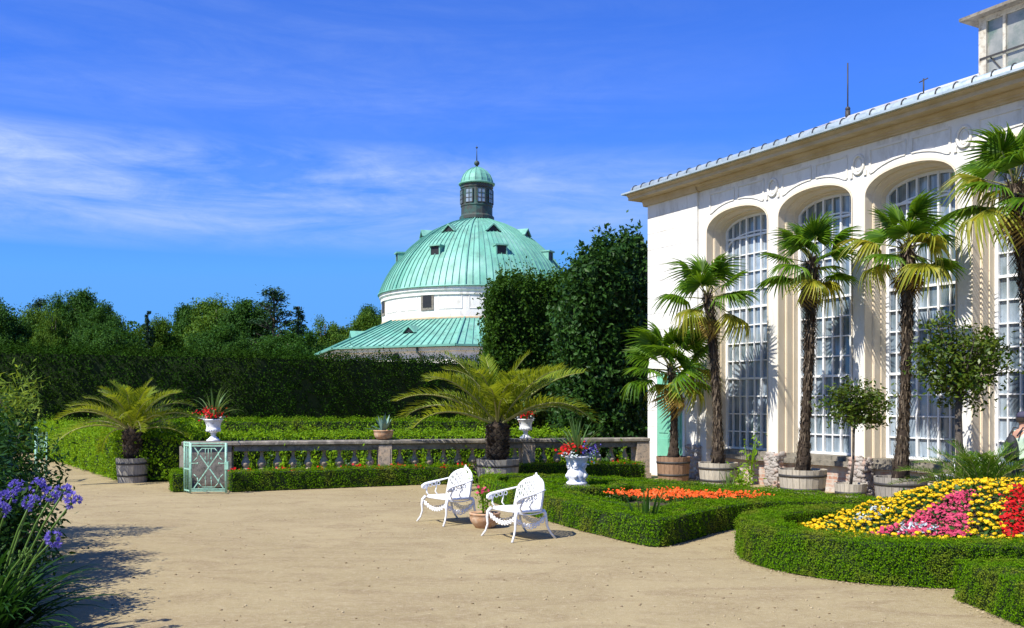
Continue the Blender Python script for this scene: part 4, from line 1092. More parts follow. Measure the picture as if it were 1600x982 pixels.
# ------------------------------------------------------------------ tubs and palms
def tub(t, r, h, mat, hoops=(.3, .78), taper=.86):
    m = MB(); n = 22
    for i in range(n):
        a0 = 2*math.pi*(i+.03)/n; a1 = 2*math.pi*(i+.97)/n; v = []
        for z, q in ((0, taper), (h*.5, taper+(1-taper)*.56), (h, 1)):
            for rr in (r*q, r*q-.03):
                for a in (a0, a1): v.append((rr*math.cos(a), rr*math.sin(a), z+(.004*math.sin(i*5) if z == h else 0)))
        f = []
        for k in (0, 4): f += [[k, k+1, k+5, k+4], [k+2, k+6, k+7, k+3]]+[[k, k+4, k+6, k+2], [k+1, k+3, k+7, k+5]]
        f += [[8, 9, 11, 10], [0, 2, 3, 1]]
        m.add(v, f)
    m.lathe([(r*taper-.02, .01), (r-.02, h-.05)], 22)
    o = m.build('tub', mat, t)
    for k in hoops:
        q = taper+(1-taper)*k; m = MB(); z = h*k
        m.lathe([(r*q-.02, z-.025), (r*(q)+.006, z-.025), (r*q+.008, z+.025), (r*q-.02, z+.025)], 44, cap=False); m.build('hoop', M['iron'], o)
    m = MB(); m.lathe([(0, h-.035), (r-.025, h-.05)], 22, cap=False); m.build('soil', M['soil'], t)
    return o
def fan_mesh(name, mat, seed, Lp=.5, Rf=.52, droop=.25, nseg=30, span=2.9):
    g = np.random.default_rng(seed); mb = MB()
    pts = [(Lp*k/4, 0, -.04*(k/4)**2) for k in range(5)]; mb.tube(pts, [.016, .012, .010, .009, .008], 5, 0)
    c = np.array(pts[-1])
    for i in range(nseg):
        a = -span+2*span*(i+.5)/nseg if False else (-1+2*(i+.5)/nseg)*span*.75
        L = Rf*(1-.28*(abs(a)/2.2)**2)*g.uniform(.9, 1.08); d = droop*g.uniform(.6, 1.5)
        hw = span*.75/nseg*1.0
        dirv = np.array((math.cos(a), math.sin(a), 0)); sd = np.array((-math.sin(a), math.cos(a), 0))
        vs = []
        for r_, wf in ((.03, 1), (.55, 1.0), (.72, .72), (.88, .45), (1.0, .06)):
            rr = L*r_; wd = (Rf*min(r_, .55))*math.tan(hw)*wf
            dz = -d*L*max(0, r_-.35)**2*1.9+.10*L*math.cos(a)*r_*0-.05*abs(a)*r_*L
            p = c+dirv*rr*(1-.15*d*max(0, r_-.5))+np.array((0, 0, dz))
            vs += [p-sd*wd+np.array((0, 0, .012*wf)), p+np.array((0, 0, -.012*wf)), p+sd*wd+np.array((0, 0, .012*wf))]
        f = []
        for k in range(4): f += [[3*k, 3*k+1, 3*k+4, 3*k+3], [3*k+1, 3*k+2, 3*k+5, 3*k+4]]
        mb.add(vs, f, 1)
    return mb.mesh(name, [M['petiole'], mat])
FAN = [fan_mesh('frond', M['fan'], s, droop=d) for s, d in ((1, .25), (2, .45), (3, .7), (4, .35))]
FANY = [fan_mesh('frond', M['fany'], 5, droop=.8), fan_mesh('frond', M['fany'], 6, droop=1.0), fan_mesh('frond', M['fanb'], 8, droop=1.2, nseg=24)]
def fan_palm(label, base, crown, tr, th_, mat, sc, nf, shag, seed, old=5, sprd=1.0):
    t = thing('potted_palm', label, 'palm', base, 0)
    g = np.random.default_rng(seed)
    tub(t, tr, th_, mat)
    cx, cy, cz = crown[0]-base[0], crown[1]-base[1], crown[2]
    L = cz-th_; m = MB(); pts = []; rad = []
    for k in range(15):
        q = k/14; bow = math.sin(q*math.pi)*.04
        pts.append((cx*q**1.2+bow, cy*q, th_-.06+(L+.06)*q)); rad.append((.09*(1-q)**6+.070+.045*q*q*shag)*(1 if q < .97 else .8))
    m.tube(pts, rad, 10, 0)
    P = np.array(pts); n = int(340*L*(.45+shag*.6))
    for i in range(n):
        q = g.random()**(.8 if shag > .5 else .6); fi_ = q*13.999; k = int(fi_); p = P[k]+(P[k+1]-P[k])*(fi_-k); r_ = rad[k]*.97
        a = g.uniform(0, 6.28); d = np.array((math.cos(a), math.sin(a), 0)); sd = np.array((-math.sin(a), math.cos(a), 0))
        ll = g.uniform(.07, .16)*(.5+.7*shag*q+.2); out = g.uniform(.2, .75)*(.4+1.1*shag*q); up = 1 if g.random() < .55 else -1.0
        w_ = g.uniform(.010, .022)
        a_ = p+d*r_; b_ = a_+d*ll*out+np.array((0, 0, up*ll))
        m.add([a_-sd*w_, a_+sd*w_, b_+sd*w_*.3, b_-sd*w_*.3], [[0, 1, 2, 3]], 1)
    m.build('trunk', [M['trunkp'], M['fibre']], t)
    top = np.array((cx, cy, cz))
    for i in range(nf):
        q = (i+.5)/nf; e_ = R(82-112*q**1.0)+g.normal(0, .08); a = i*2.39996+g.normal(0, .15)
        isold = (i >= nf-2) or (q > .5 and g.random() < old/nf*1.3)
        me = FAN[int(g.integers(0, 4))] if not isold else FANY[int(g.integers(0, 2))]
        o = link('frond', me, t, top+np.array((0, 0, .06-.22*q)), (g.normal(0, .25), -e_, a), sc*1.1*g.uniform(.85, 1.12)*(1.0 if q > .15 else .85))
    for i in range(2):
        a = g.uniform(0, 6.28); link('frond', FANY[2], t, top+np.array((0, 0, -.22)), (g.normal(0, .3), R(62), a), sc*g.uniform(.6, .8))
    return t
def wpos(x, z): return Vector(((x-800)/F*z, z, 0))
b_ = wpos(1052, 22.5); fan_palm('short fan palm in a reddish brown tub by the green door', b_, at(1048, 574, 22.4), .40, .60, M['brownwood'], 1.25, 20, .35, 11, 2)
b_ = wpos(1122, 21.1); fan_palm('fan palm with a leaning slim trunk before the leftmost arched window, in a pale tub', b_, at(1106, 462, 20.9), .43, .55, M['palewood'], 1.05, 15, .75, 12, 2)
b_ = wpos(1254, 19.0); fan_palm('tall shaggy fan palm before the second arched window from the left', b_, at(1268, 408, 18.9), .47, .55, M['palewood'], 1.02, 17, 1.0, 13, 3)
b_ = wpos(1407, 17.0); fan_palm('tall fan palm before the third arched window, in a broad grey tub', b_, at(1418, 384, 16.9), .45, .55, M['greywood'], .98, 16, .85, 14, 3)
b_ = wpos(1626, 14.8); fan_palm('tallest fan palm at the right edge, its fibrous trunk partly outside the picture', b_, at(1584, 288, 14.6), .46, .55, M['greywood'], 1.05, 18, 1.0, 15, 2)

def feather(name, mat, seed, L=2.0, curve=1.1, ll=.34, n=52):
    g = np.random.default_rng(seed); mb = MB(); K_ = 14; pts = []; p = np.array((0., 0, 0)); e_ = 0
    ang = []
    for k in range(K_+1):
        pts.append(p.copy()); ang.append(e_); p = p+np.array((math.cos(e_), 0, math.sin(e_)))*L/K_; e_ -= curve/K_*(.35+1.3*k/K_)
    mb.tube(pts, [.024*(1-k/K_)**.8+.004 for k in range(K_+1)], 5, 0)
    for i in range(n):
        q = .10+.90*(i/(n-1)); fi_ = min(q*K_, K_-1e-3); k = int(fi_); c = pts[k]+(pts[k+1]-pts[k])*(fi_-k); e2 = ang[k]
        X_ = np.array((math.cos(e2), 0, math.sin(e2))); Z_ = np.array((-math.sin(e2), 0, math.cos(e2))); l0 = ll*(.25+1.0*math.sin(math.pi*min(1, q*.80+.13))**.8)
        for sg in (-1, 1):
            l = l0*g.uniform(.85, 1.1); va = g.normal(.55, .18); fw = g.normal(.75, .1)
            d = X_*fw+np.array((0, sg, 0))*math.cos(va)*.8+Z_*math.sin(va)*.8; d /= np.linalg.norm(d)
            wv = np.cross(d, Z_); wv /= np.linalg.norm(wv); w_ = .013
            mid = c+d*l*.5; tip = c+d*l-np.array((0, 0, 1))*l*.16
            mb.add([c-wv*w_*.6, mid-wv*w_, tip, mid+wv*w_, c+wv*w_*.6], [[0, 1, 3, 4], [1, 2, 3]], 1)
    return mb.mesh(name, [M['rachis'], mat])
FEA = [feather('frond', M['phx'], 21, curve=1.25), feather('frond', M['phx'], 22, curve=.85), feather('frond', M['phx'], 23, curve=1.6)]
FEB = [feather('frond', M['phxd'], 24, curve=1.0, n=40), feather('frond', M['phxd'], 25, curve=1.4, n=40)]
def date_palm(label, base, z0, tr, th_, mat, hT, rT, sc, nf, seed, emin=-5, name='potted_palm'):
    t = thing(name, label, 'palm', base); g = np.random.default_rng(seed)
    if th_: tub(t, tr, th_, mat)
    m = MB(); top = z0; prof_ = [(rT*.7, th_-.06), (rT*.95, th_+hT*.2), (rT, th_+hT*.6), (rT*1.1, th_+hT), (rT*.5, th_+hT+.12)]
    m.lathe(prof_, 14)
    rows = max(3, int(hT/.07))
    for j in range(rows):
        for i in range(11):
            a = 2*math.pi*(i+(j % 2)*.5)/11; z = th_+hT*(j+.5)/rows; rr = rT*(.95+.12*j/rows)
            d = np.array((math.cos(a), math.sin(a), 0)); s2 = np.array((-math.sin(a), math.cos(a), 0)); c = d*rr+np.array((0, 0, z)); w_ = rr*.27; hh = hT/rows*.75
            m.add([c-s2*w_, c-np.array((0, 0, hh)), c+s2*w_, c+np.array((0, 0, hh*.6)), c+d*.055+np.array((0, 0, hh*.7))], [[0, 1, 4], [1, 2, 4], [2, 3, 4], [3, 0, 4]], 1)
    m.build('trunk', [M['trunkp'], M['fibre']], t)
    fam = FEA if name == 'potted_palm' else FEB
    for i in range(nf):
        q = (i+.5)/nf; e_ = R(86-(86-emin)*q**1.05)+g.normal(0, .06); a = i*2.39996+g.normal(0, .12)
        me = fam[int(g.integers(0, len(fam)))]
        link('frond', me, t, (.06*math.cos(a), .06*math.sin(a), th_+hT+.06-.05*q), (g.normal(0, .2), -e_, a), sc*g.uniform(.85, 1.1)*(.75+.35*q))
    return t
date_palm('large date palm with arching feather fronds in a wide grey tub behind the white chairs', wpos(778, 20.9), 0, .47, .64, M['greywood'], .72, .235, 1.08, 34, 31, 22)
date_palm('smaller date palm in a dark grey hooped barrel at the corner of the left path', wpos(207, 22.5), 0, .37, .57, M['greywood'], .62, .19, .80, 36, 32, 10)
date_palm('low bushy palm with fine green fronds behind the flower bed, left of the man', Vector((6.75, 13.75, 0)), 0, .0, .0, None, .44, .13, .56, 46, 33, 20, 'low_palm')
date_palm('low bushy palm at the right edge in front of the man', Vector((7.55, 13.62, 0)), 0, .0, .0, None, .30, .12, .42, 34, 34, 15, 'low_palm')

# ------------------------------------------------------------------ small broadleaf trees in tubs
def crown_leaves(mb, c, rad, n_cl, per, leaf, m, g, hollow=.55, flat=.8, tilt=.8, clr=.25):
    D = g.normal(0, 1, (n_cl, 3)); D /= np.linalg.norm(D, axis=1)[:, None]
    q = g.uniform(hollow, 1.0, n_cl)[:, None]; C = np.array(c)+D*q*np.array(rad)
    rr = clr*g.uniform(.6, 1.4, n_cl)
    P = np.repeat(C, per, 0)+np.clip(g.normal(0, .5, (n_cl*per, 3)), -1.0, 1.0)*np.repeat(rr, per)[:, None]*np.array((1, 1, flat))
    Nn = np.repeat(D, per, 0)*.5+np.array((0, 0, .8)); mb.leaves(P, Nn, leaf, m, .45, tilt)
    return C
def small_tree(label, base, crown, rad, ncl, per, tubr, tubh, trunk_r, seed, name='potted_tree'):
    t = thing(name, label, 'tree', base); g = np.random.default_rng(seed)
    if tubh: tub(t, tubr, tubh, M['palewood'], (.55,))
    c = np.array((crown[0]-base[0], crown[1]-base[1], crown[2])); m = MB(); mb = MB()
    C = crown_leaves(mb, c, rad, ncl, per, .085, 0, g, .35, .8, .8, .2)
    zb_ = c[2]-rad[2]*.75; pts = [(0, 0, max(0, tubh-.05)), (c[0]*.3+.02, 0, zb_*.5), (c[0]*.7-.01, c[1]*.5, zb_*.85), (c[0], c[1], zb_+rad[2]*.3)]
    m.tube(pts, [trunk_r*1.2, trunk_r, trunk_r*.95, trunk_r*.8], 8)
    for q in C[::3]:
        s0 = np.array(pts[-1])*.8+np.array(pts[-2])*.2; mid = (s0+q)/2+g.normal(0, .04, 3); m.tube([s0, mid, q], [trunk_r*.4, trunk_r*.25, .006], 5)
    m.build('trunk', M['bark'], t); mb.build('crown', M['citrus'], t)
    return t
small_tree('small round crowned tree in a low tub between the two tall middle palms', wpos(1329, 17.7), at(1337, 632, 17.7), (.66, .55, .44), 85, 34, .29, .38, .026, 41)
small_tree('larger dark leaved tree with a bare crooked trunk before the third arched window', wpos(1497, 15.6), at(1499, 566, 15.6), (.80, .7, .76), 150, 36, .36, .5, .06, 42)
# weed growing at the wall foot, iris in the parterre
def weed(name, label, loc, h, n, leaf, spread, mat):
    m = MB()
    for i in range(n):
        a = rng.uniform(0, 6.28); L = h*rng.uniform(.6, 1); p = [(spread*math.cos(a)*k*k, spread*math.sin(a)*k*k, L*k) for k in np.linspace(0, 1, 6)]
        m.tube(p, .007, 5); C = np.array([p[k] for k in rng.integers(1, 6, 22)])+rng.normal(0, leaf*.8, (22, 3)); m.leaves(C, (0, -.3, .8), leaf, 0, .4, .8)
    return tag(m.build(name, mat, None, loc), label, 'plant')
weed('weed', 'thin leafy weed sprouting at the wall foot below the leftmost window', wpos(1172, 20.4), 1.25, 6, .09, .14, M['lighth'])
weed('weed', 'low leafy weed beside the pale tub of the leaning palm', wpos(1158, 20.6), .5, 8, .09, .25, M['lighth'])
m = MB(); spiky(m, 20, .85, 0, 0, .4, .018, .25, .06); tag(m.build('iris', M['bed'], None, (*gp(1010, 808, .30), .0)), 'clump of upright sword shaped iris leaves near the corner of the parterre', 'plant')
m = MB(); spiky(m, 14, .5, 0, 0, .4, .012, .4, .06); tag(m.build('grass_clump', M['dracaena'], None, wpos(1140, 20.2)), 'tuft of grassy leaves in front of the pale tub of the leaning palm', 'plant')

# ------------------------------------------------------------------ trees beyond the hedge
def norm_tree(tr, mb, leafm_):
    V = np.concatenate(mb.v); hx = np.percentile(abs(V[:, 0]), 98); hy = np.percentile(abs(V[:, 1]), 98); zt_ = np.percentile(V[:, 2], 99.7)
    sc = np.array((.5/hx, .5/hy, 1/zt_))
    for b in (tr, mb): b.v = [v*sc for v in b.v]
    return tr.mesh('trunk', M['bark']), mb.mesh('crown', leafm_)
def broad_mesh(seed, leafm_, ncl=75, lobes=4):
    g = np.random.default_rng(seed); mb = MB(); tr = MB()
    cs = []
    for l in range(lobes):
        a = g.uniform(0, 6.28); r_ = g.uniform(.1, .26); cs.append((np.array((math.cos(a)*r_, math.sin(a)*r_, g.uniform(.42, .76))), g.uniform(.17, .25)))
    cs.append((np.array((0, 0, .55)), .3))
    for c, r_ in cs: 
        C = crown_leaves(mb, c, (r_*.92, r_*.92, r_*1.0), ncl//len(cs)+20, 260, .025, 0, g, .3, .8, .7, .075)
        for q in C[::4]: tr.tube([(0, 0, .25), (np.array((0, 0, .3))+q)/2, q], [.016, .01, .003], 5)
    C = crown_leaves(mb, np.array((0, 0, .28)), (.30, .30, .2), 55, 260, .025, 0, g, .4, .8, .7, .09)
    tr.tube([(0, 0, 0), (.01, 0, .2), (0, .01, .5), (0, 0, .8)], [.035, .028, .018, .006], 8)
    return norm_tree(tr, mb, leafm_)
def spruce_mesh(seed, leafm_, open_=False):
    g = np.random.default_rng(seed); mb = MB(); tr = MB()
    tr.tube([(0, 0, 0), (0, 0, .5), (0, 0, .98)], [.02, .014, .004], 7)
    if not open_:
        for z in np.linspace(.12, .97, 26):
            R_ = .21*(1-z)**.8+.015; nb = int(6+14*R_/.2)
            for i in range(nb):
                a = g.uniform(0, 6.28); L = R_*g.uniform(.7, 1.1); k = 10
                P = np.array([(math.cos(a)*L*t, math.sin(a)*L*t, z-.06*t*L/.2+.0) for t in np.linspace(.1, 1, k)])+g.normal(0, .008, (k, 3))
                mb.leaves(P, (0, 0, 1), .03, 0, .45, .6)
    else:
        for z, R_ in ((.52, .17), (.60, .15), (.66, .17), (.74, .12), (.80, .13), (.87, .08), (.93, .06), (.98, .03)):
            for i in range(6):
                a = g.uniform(0, 6.28); L = R_*g.uniform(.6, 1.15); q = np.array((math.cos(a)*L, math.sin(a)*L, z+.04*g.random()))
                tr.tube([(0, 0, z-.04), q], [.006, .002], 4); P = q*np.array((.8, .8, 1))+g.normal(0, 1, (60, 3))*np.array((.03, .03, .012)); mb.leaves(P, (0, 0, 1), .026, 0, .35, .6)
    return norm_tree(tr, mb, leafm_)
KIND = {'a': [broad_mesh(51, M['treea']), broad_mesh(52, M['treea'], 90, 6)], 'b': [broad_mesh(53, M['treeb']), broad_mesh(54, M['treeb'], 80, 3)],
        's': [spruce_mesh(55, M['spruce'])], 'p': [spruce_mesh(56, M['pine'], True)]}
def far_tree(x, ytop, wpx, kind, z, label, var=0):
    tr, cr = KIND[kind][var % len(KIND[kind])]
    hT = H-(ytop-HY)*z/F; wd = wpx*z/F
    t = thing('spruce_tree' if kind == 's' else 'pine_tree' if kind == 'p' else 'broadleaf_tree', label, 'tree', ((x-800)/F*z, z, 0), 0, 'trees beyond the tall hedge')
    sw = wd*1.12; s_ = (sw, sw, hT)
    a = rng.uniform(0, 6.28)
    link('trunk', tr, t, (0, 0, 0), (0, 0, a), s_); link('crown', cr, t, (0, 0, 0), (0, 0, a), s_)
for i, (x, y, wpx, k, z, lab) in enumerate([
    (2, 470, 78, 'a', 95, 'dark broad tree at the left edge of the photo, beyond the tall hedge'),
    (62, 466, 34, 'p', 110, 'thin open topped conifer between the left edge and the tall twin crowned tree'),
    (40, 488, 60, 'b', 100, 'rounded lighter tree between the left edge and the thin open conifer'),
    (118, 456, 70, 'a', 92, 'tall dark twin crowned tree, the tallest in the left group'),
    (146, 478, 52, 'a', 90, 'lower bushy tree leaning on the right of the tall twin crowned tree'),
    (82, 490, 50, 'b', 88, 'low bushy tree just left of the tall twin crowned tree'),
    (196, 496, 62, 'b', 98, 'rounded olive green tree left of the small pointed spruce'),
    (231, 487, 26, 's', 96, 'small pointed spruce rising between two rounded trees'),
    (262, 503, 56, 'b', 100, 'low rounded tree right of the small pointed spruce'),
    (302, 482, 62, 'a', 104, 'broad tree on the left shoulder of the big rounded tree'),
    (338, 468, 86, 'b', 98, 'big rounded tree with a pale crown, widest of the middle group'),
    (372, 474, 70, 'a', 94, 'dark rounded tree in front of the right side of the big pale one'),
    (428, 450, 56, 'p', 92, 'pine with separate flat branch tiers, standing alone above its neighbours'),
    (412, 505, 60, 'b', 100, 'low bushy tree at the foot of the tiered pine'),
    (466, 480, 46, 's', 90, 'dark dense spruce right of the tiered pine'),
    (508, 504, 66, 'b', 100, 'low olive tree right of the dark dense spruce'),
    (548, 494, 66, 'b', 104, 'wide olive tree left of the copper roof'),
    (588, 482, 44, 'a', 108, 'dark tree directly left of the white drum of the pavilion'),
    (330, 512, 70, 'a', 88, 'low dark bushy tree below the big rounded tree'),
    (170, 515, 80, 'a', 86, 'low dark bushy tree just above the hedge at left'),
    (450, 520, 80, 'a', 86, 'low dark bushy tree below the dark dense spruce')]):
    far_tree(x, y, wpx*(1.25 if k in 'sp' else 1.12), k, z, lab, i)
ww = MB(); nW = 230
for i in range(nW):
    x = rng.uniform(-105, -8); y = rng.uniform(112, 140); hh = rng.uniform(9.5, 12.6)*(1-.3*max(0, (x+30)/22))
    C = np.array((x, y, 0))+np.stack([np.clip(rng.normal(0, 1.5, 620), -2.6, 2.6), np.clip(rng.normal(0, 1.5, 620), -2.6, 2.6), hh*(1-.9*rng.random(620)**1.3)], 1); tq = np.clip((C[:, 2:3]/hh-.6)/.4, 0, 1); C[:, :2] = (x, y)+(C[:, :2]-(x, y))*(1-.75*tq**2); ww.leaves(C, (0, -.3, .7), .42, 0, .6, .7)
tag(ww.build('far_wood', M['treea']), 'dark wood filling the gaps behind the separate trees', 'wood', kind='stuff')

# ------------------------------------------------------------------ planting in the left foreground
def shrub(name, label, loc, rad, zc, ncl, per, leaf, mat, seed, asp=.35, stems=9):
    g = np.random.default_rng(seed); t = thing(name, label, 'shrub', loc); mb = MB(); st = MB()
    D = g.normal(0, 1, (ncl, 3)); D /= np.linalg.norm(D, axis=1)[:, None]
    C = np.array((0, 0, zc))+D*g.uniform(.35, 1, ncl)[:, None]*np.array(rad)
    P = np.repeat(C, per, 0)+g.normal(0, .11, (ncl*per, 3)); P[:, 2] = np.maximum(P[:, 2], .03)
    mb.leaves(P, np.repeat(D, per, 0)*.5+np.array((0, 0, .7)), leaf, 0, asp, .8)
    for q in C[:: max(1, ncl//(stems*2))]: st.tube([(q[0]*.15, q[1]*.15, 0), (q[0]*.5, q[1]*.5, q[2]*.55), tuple(q)], [.016, .012, .004], 5)
    st.build('stem', M['bark'], t); mb.build('foliage', mat, t)
    return t
shrub('shrub', 'dark leafy shrub at the left edge, behind the violet agapanthus', (-5.85, 10.6, 0), (.72, .9, .85), .95, 170, 60, .085, M['shrub'], 61)
shrub('shrub', 'dark shrub lowest in the left bottom corner, under the agapanthus leaves', (-4.7, 8.2, 0), (.66, .8, .72), .70, 190, 70, .08, M['shrub'], 62)
shrub('shrub', 'taller shrub with narrow pale willowy leaves at the left edge, above the dark shrub', (-7.35, 12.9, 0), (1.0, .95, .85), 1.65, 100, 30, .15, M['bamboo'], 63, .16)
shrub('shrub', 'dense dark shrub at the left edge beside the path gate', (-7.0, 11.6, 0), (.95, .9, .95), 1.0, 160, 55, .09, M['shrub'], 64)
shrub('shrub', 'shrub just outside the left edge whose shadow falls on the sand', (-5.55, 9.3, 0), (.75, .9, 1.0), 1.05, 140, 50, .09, M['shrub'], 65)
shrub('shrub', 'tall shrub outside the bottom left corner, shading the agapanthus', (-5.15, 6.75, 0), (.75, .8, 1.0), 1.1, 200, 60, .08, M['shrub'], 66)
def agapanthus(label, loc, heads, seed, nleaf=70, L=.85):
    g = np.random.default_rng(seed); t = thing('agapanthus', label, 'flower', loc)
    m = MB(); 
    for i in range(nleaf):
        a = g.uniform(0, 6.28); e_ = g.uniform(.5, 1.45); l = L*g.uniform(.6, 1.1); p = np.array((.18*math.cos(a)*g.random(), .18*math.sin(a)*g.random(), 0.02)); pts = []
        for k in range(8): pts.append(p.copy()); p = p+np.array((math.cos(a)*math.cos(e_), math.sin(a)*math.cos(e_), math.sin(e_)))*l/7; e_ -= .24*k/3.5; p[2] = max(p[2], .015)
        sd = np.array((-math.sin(a), math.cos(a), 0)); v = []
        for k, p in enumerate(pts): w_ = .019*(1-(k/7)**4)+.001; v += [p-sd*w_, p-np.array((0, 0, w_*.4)), p+sd*w_]
        m.add(v, [[3*k, 3*k+1, 3*k+4, 3*k+3] for k in range(7)]+[[3*k+1, 3*k+2, 3*k+5, 3*k+4] for k in range(7)], 0, True)
    m.build('leaves', M['strap'], t)
    for (hx, hy, hz_, open_) in heads:
        s_ = MB(); q = np.array((hx, hy, hz_))-np.array(loc); b_ = np.array((q[0]*.22, q[1]*.3, .1)); mid = (b_+q)/2+np.array((-.04, 0, .06))
        s_.tube([b_, (b_+mid)/2+np.array((-.02, 0, .02)), mid, (mid+q)/2+np.array((-.005, 0, .02)), q], .0075, 6); so_ = s_.build('stalk', M['stem'], t)
        f = MB(); n = 26 if open_ else 22
        for i in range(n):
            d = g.normal(0, 1, 3); d[2] = d[2]*.8+.35; d /= np.linalg.norm(d); r_ = .046*g.uniform(.8, 1.2); c = q+d*r_
            f.tube([q, c], .0022, 4, 1, cap=False)
            if open_:
                n1_ = np.cross(d, g.normal(0, 1, 3)); n1_ /= np.linalg.norm(n1_); n2_ = np.cross(d, n1_)
                for k in range(6):
                    th = k*math.pi/3; o_ = n1_*math.cos(th)+n2_*math.sin(th); s2 = -n1_*math.sin(th)+n2_*math.cos(th)
                    f.add([c, c+d*.014+o_*.010-s2*.0055, c+d*.022+o_*.020, c+d*.014+o_*.010+s2*.0055], [[0, 1, 2, 3]], 0)
            else: f.ball(tuple(c), (.006, .006, .012), 1, 5, 4)
        f.build('flower_head', [M['violet'], M['stem']], so_)
    return t
def hd_(x, y, z, o=True): P = at(x, y, z); return (P.x, P.y, P.z, o)
agapanthus('clump of violet agapanthus with long strap leaves, its stalks leaning over the sand', (-3.95, 7.15, 0),
           [hd_(101, 768, 7.2), hd_(114, 783, 7.05), hd_(84, 843, 6.9), hd_(81, 775, 7.4), hd_(48, 786, 7.2), hd_(38, 866, 6.8, False), hd_(60, 760, 7.6)], 71, 190, .98)
agapanthus('clump of violet agapanthus cut by the left edge, its heads beside the dark shrub', (-4.25, 7.5, 0),
           [hd_(12, 778, 7.4), hd_(2, 796, 7.3), hd_(26, 762, 7.6)], 72, 130, .95)

# ------------------------------------------------------------------ white slatted bench by the wall
bn = thing('garden_bench', 'narrow white slatted garden seat half hidden behind the low palm and the tree trunk', 'bench', (7.52, 15.9, 0), ANG)
m = MB()
for i in range(5): m.bx(-.25, .25, -.42+i*.09, -.35+i*.09, .42, .445)
m.build('seat', M['chair'], bn)
m = MB(); m.bx(-.25, .25, .03, .06, .86, .98); m.bx(-.25, .25, .03, .06, .50, .55)
for i in range(5): m.bx(-.22+i*.1, -.18+i*.1, .035, .055, .55, .86)
m.build('backrest', M['chair'], bn)
for sx in (-.26, .21):
    for y0, zt_ in ((-.42, .64), (.02, .95)): m = MB(); m.bx(sx, sx+.05, y0, y0+.05, 0, zt_); m.build('leg', M['chair'], bn)
    m = MB(); m.bx(sx-.01, sx+.06, -.44, .06, .641, .67); m.build('armrest', M['chair'], bn)

# ------------------------------------------------------------------ man at the right edge
def grow(name, verts, edges, rad, mats, parent=None, loc=(0, 0, 0), rot=(0, 0, 0), root=0, lev=2):
    me = bpy.data.meshes.new(name+'_tmp'); me.from_pydata(verts, edges, []); me.update()
    o = bpy.data.objects.new(name+'_tmp', me); COL.objects.link(o)
    sk = o.modifiers.new('s', 'SKIN'); sk.use_smooth_shade = True; sk.branch_smoothing = .3
    if not me.skin_vertices: raise RuntimeError('no skin layer')
    for i, r_ in enumerate(rad):
        r2 = r_ if hasattr(r_, '__len__') else (r_, r_); me.skin_vertices[0].data[i].radius = r2; me.skin_vertices[0].data[i].use_root = (i == root)
    sb = o.modifiers.new('u', 'SUBSURF'); sb.levels = lev; sb.render_levels = lev
    bpy.context.view_layer.update()
    nm = bpy.data.meshes.new_from_object(o.evaluated_get(bpy.context.evaluated_depsgraph_get()))
    nm.name = name; bpy.data.objects.remove(o)
    nm.materials.clear()
    for k in (mats if isinstance(mats, (list, tuple)) else [mats]): nm.materials.append(k)
    for p in nm.polygons: p.use_smooth = True
    return link(name, nm, parent, loc, rot)
M['skin'] = pm('skin', (.58, .32, .22), (.5, .26, .17), 6, .5)
M['shirt'] = pm('pale_green_shirt', (.62, .76, .58), (.55, .7, .52), 5, .8)
M['shorts'] = pm('dark_shorts', (.06, .07, .09), (.04, .05, .06), 5, .9)
M['cap'] = pm('dark_cap', (.035, .03, .06), (.05, .045, .08), 5, .8)
M['bag'] = pm('black_bag', (.02, .02, .022), (.035, .035, .04), 5, .7)
M['hair'] = pm('brown_hair', (.06, .04, .03), (.04, .03, .02), 20, .8)
man = thing('person', 'man in pale green shirt and dark cap at the right edge behind low palms', 'person', (7.42, 13.95, 0), R(-90))
# local frame: he faces +Y; x to his right
V_ = [(0, 0, .93), (0, .01, 1.08), (0, .0, 1.25), (0, -.01, 1.40), (0, .0, 1.475), (0, .015, 1.53), (0, .02, 1.60), (0, .02, 1.68)]; rd_ = [(.155, .105), (.145, .10), (.165, .115), (.15, .10), (.06, .06), (.055, .055), (.075, .09), (.065, .08)]
E_ = [(0, 1), (1, 2), (2, 3), (3, 4), (4, 5), (5, 6), (6, 7)]
def vadd(p, r_, par): V_.append(p); rd_.append(r_); E_.append((par, len(V_)-1)); return len(V_)-1
for sg in (-1, 1):
    a = vadd((sg*.19, -.01, 1.41), .062, 3); b = vadd((sg*.235, .0, 1.27), .05, a); c = vadd((sg*.255, .02, 1.12), .042, b)
    d = vadd((sg*.21, .15, 1.07), .037, c); e2 = vadd((sg*.15, .25, 1.06), .028, d); pm_ = vadd((sg*.115, .31, 1.065), (.036, .018), e2)
    for k, (dx, dz, L) in enumerate(((-.028, .02, .072), (-.01, .008, .082), (.010, -.004, .078), (.028, -.016, .062))):
        k1 = vadd((sg*(.098+dx*.3), .345, 1.065+dz*1.4), .0095, pm_); k2 = vadd((sg*(.080), .345+L*.45, 1.062+dz*1.4), .009, k1); vadd((sg*.05, .345+L*.55, 1.045+dz*1.3), .008, k2)
    k1 = vadd((sg*.11, .29, 1.10), .012, e2); vadd((sg*.085, .325, 1.115), .010, k1)
    h = vadd((sg*.095, 0, .86), .095, 0); kn = vadd((sg*.105, .02, .48), .06, h); cf = vadd((sg*.105, -.01, .33), .056, kn); an = vadd((sg*.105, -.02, .09), .038, cf); vadd((sg*.115, .13, .035), .036, an)
body = grow('body', V_, E_, rd_, M['skin'], man)
fb = MB(); fb.ball((0, .115, 1.60), (.016, .026, .026), 0, 8, 6)
for sg in (-1, 1): fb.ball((sg*.08, .02, 1.605), (.012, .024, .034), 0, 8, 6)
fb.build('face_feature', M['skin'], man)
fb = MB()
for sg in (-1, 1): fb.ball((sg*.032, .098, 1.625), (.013, .01, .008), 0, 8, 6)
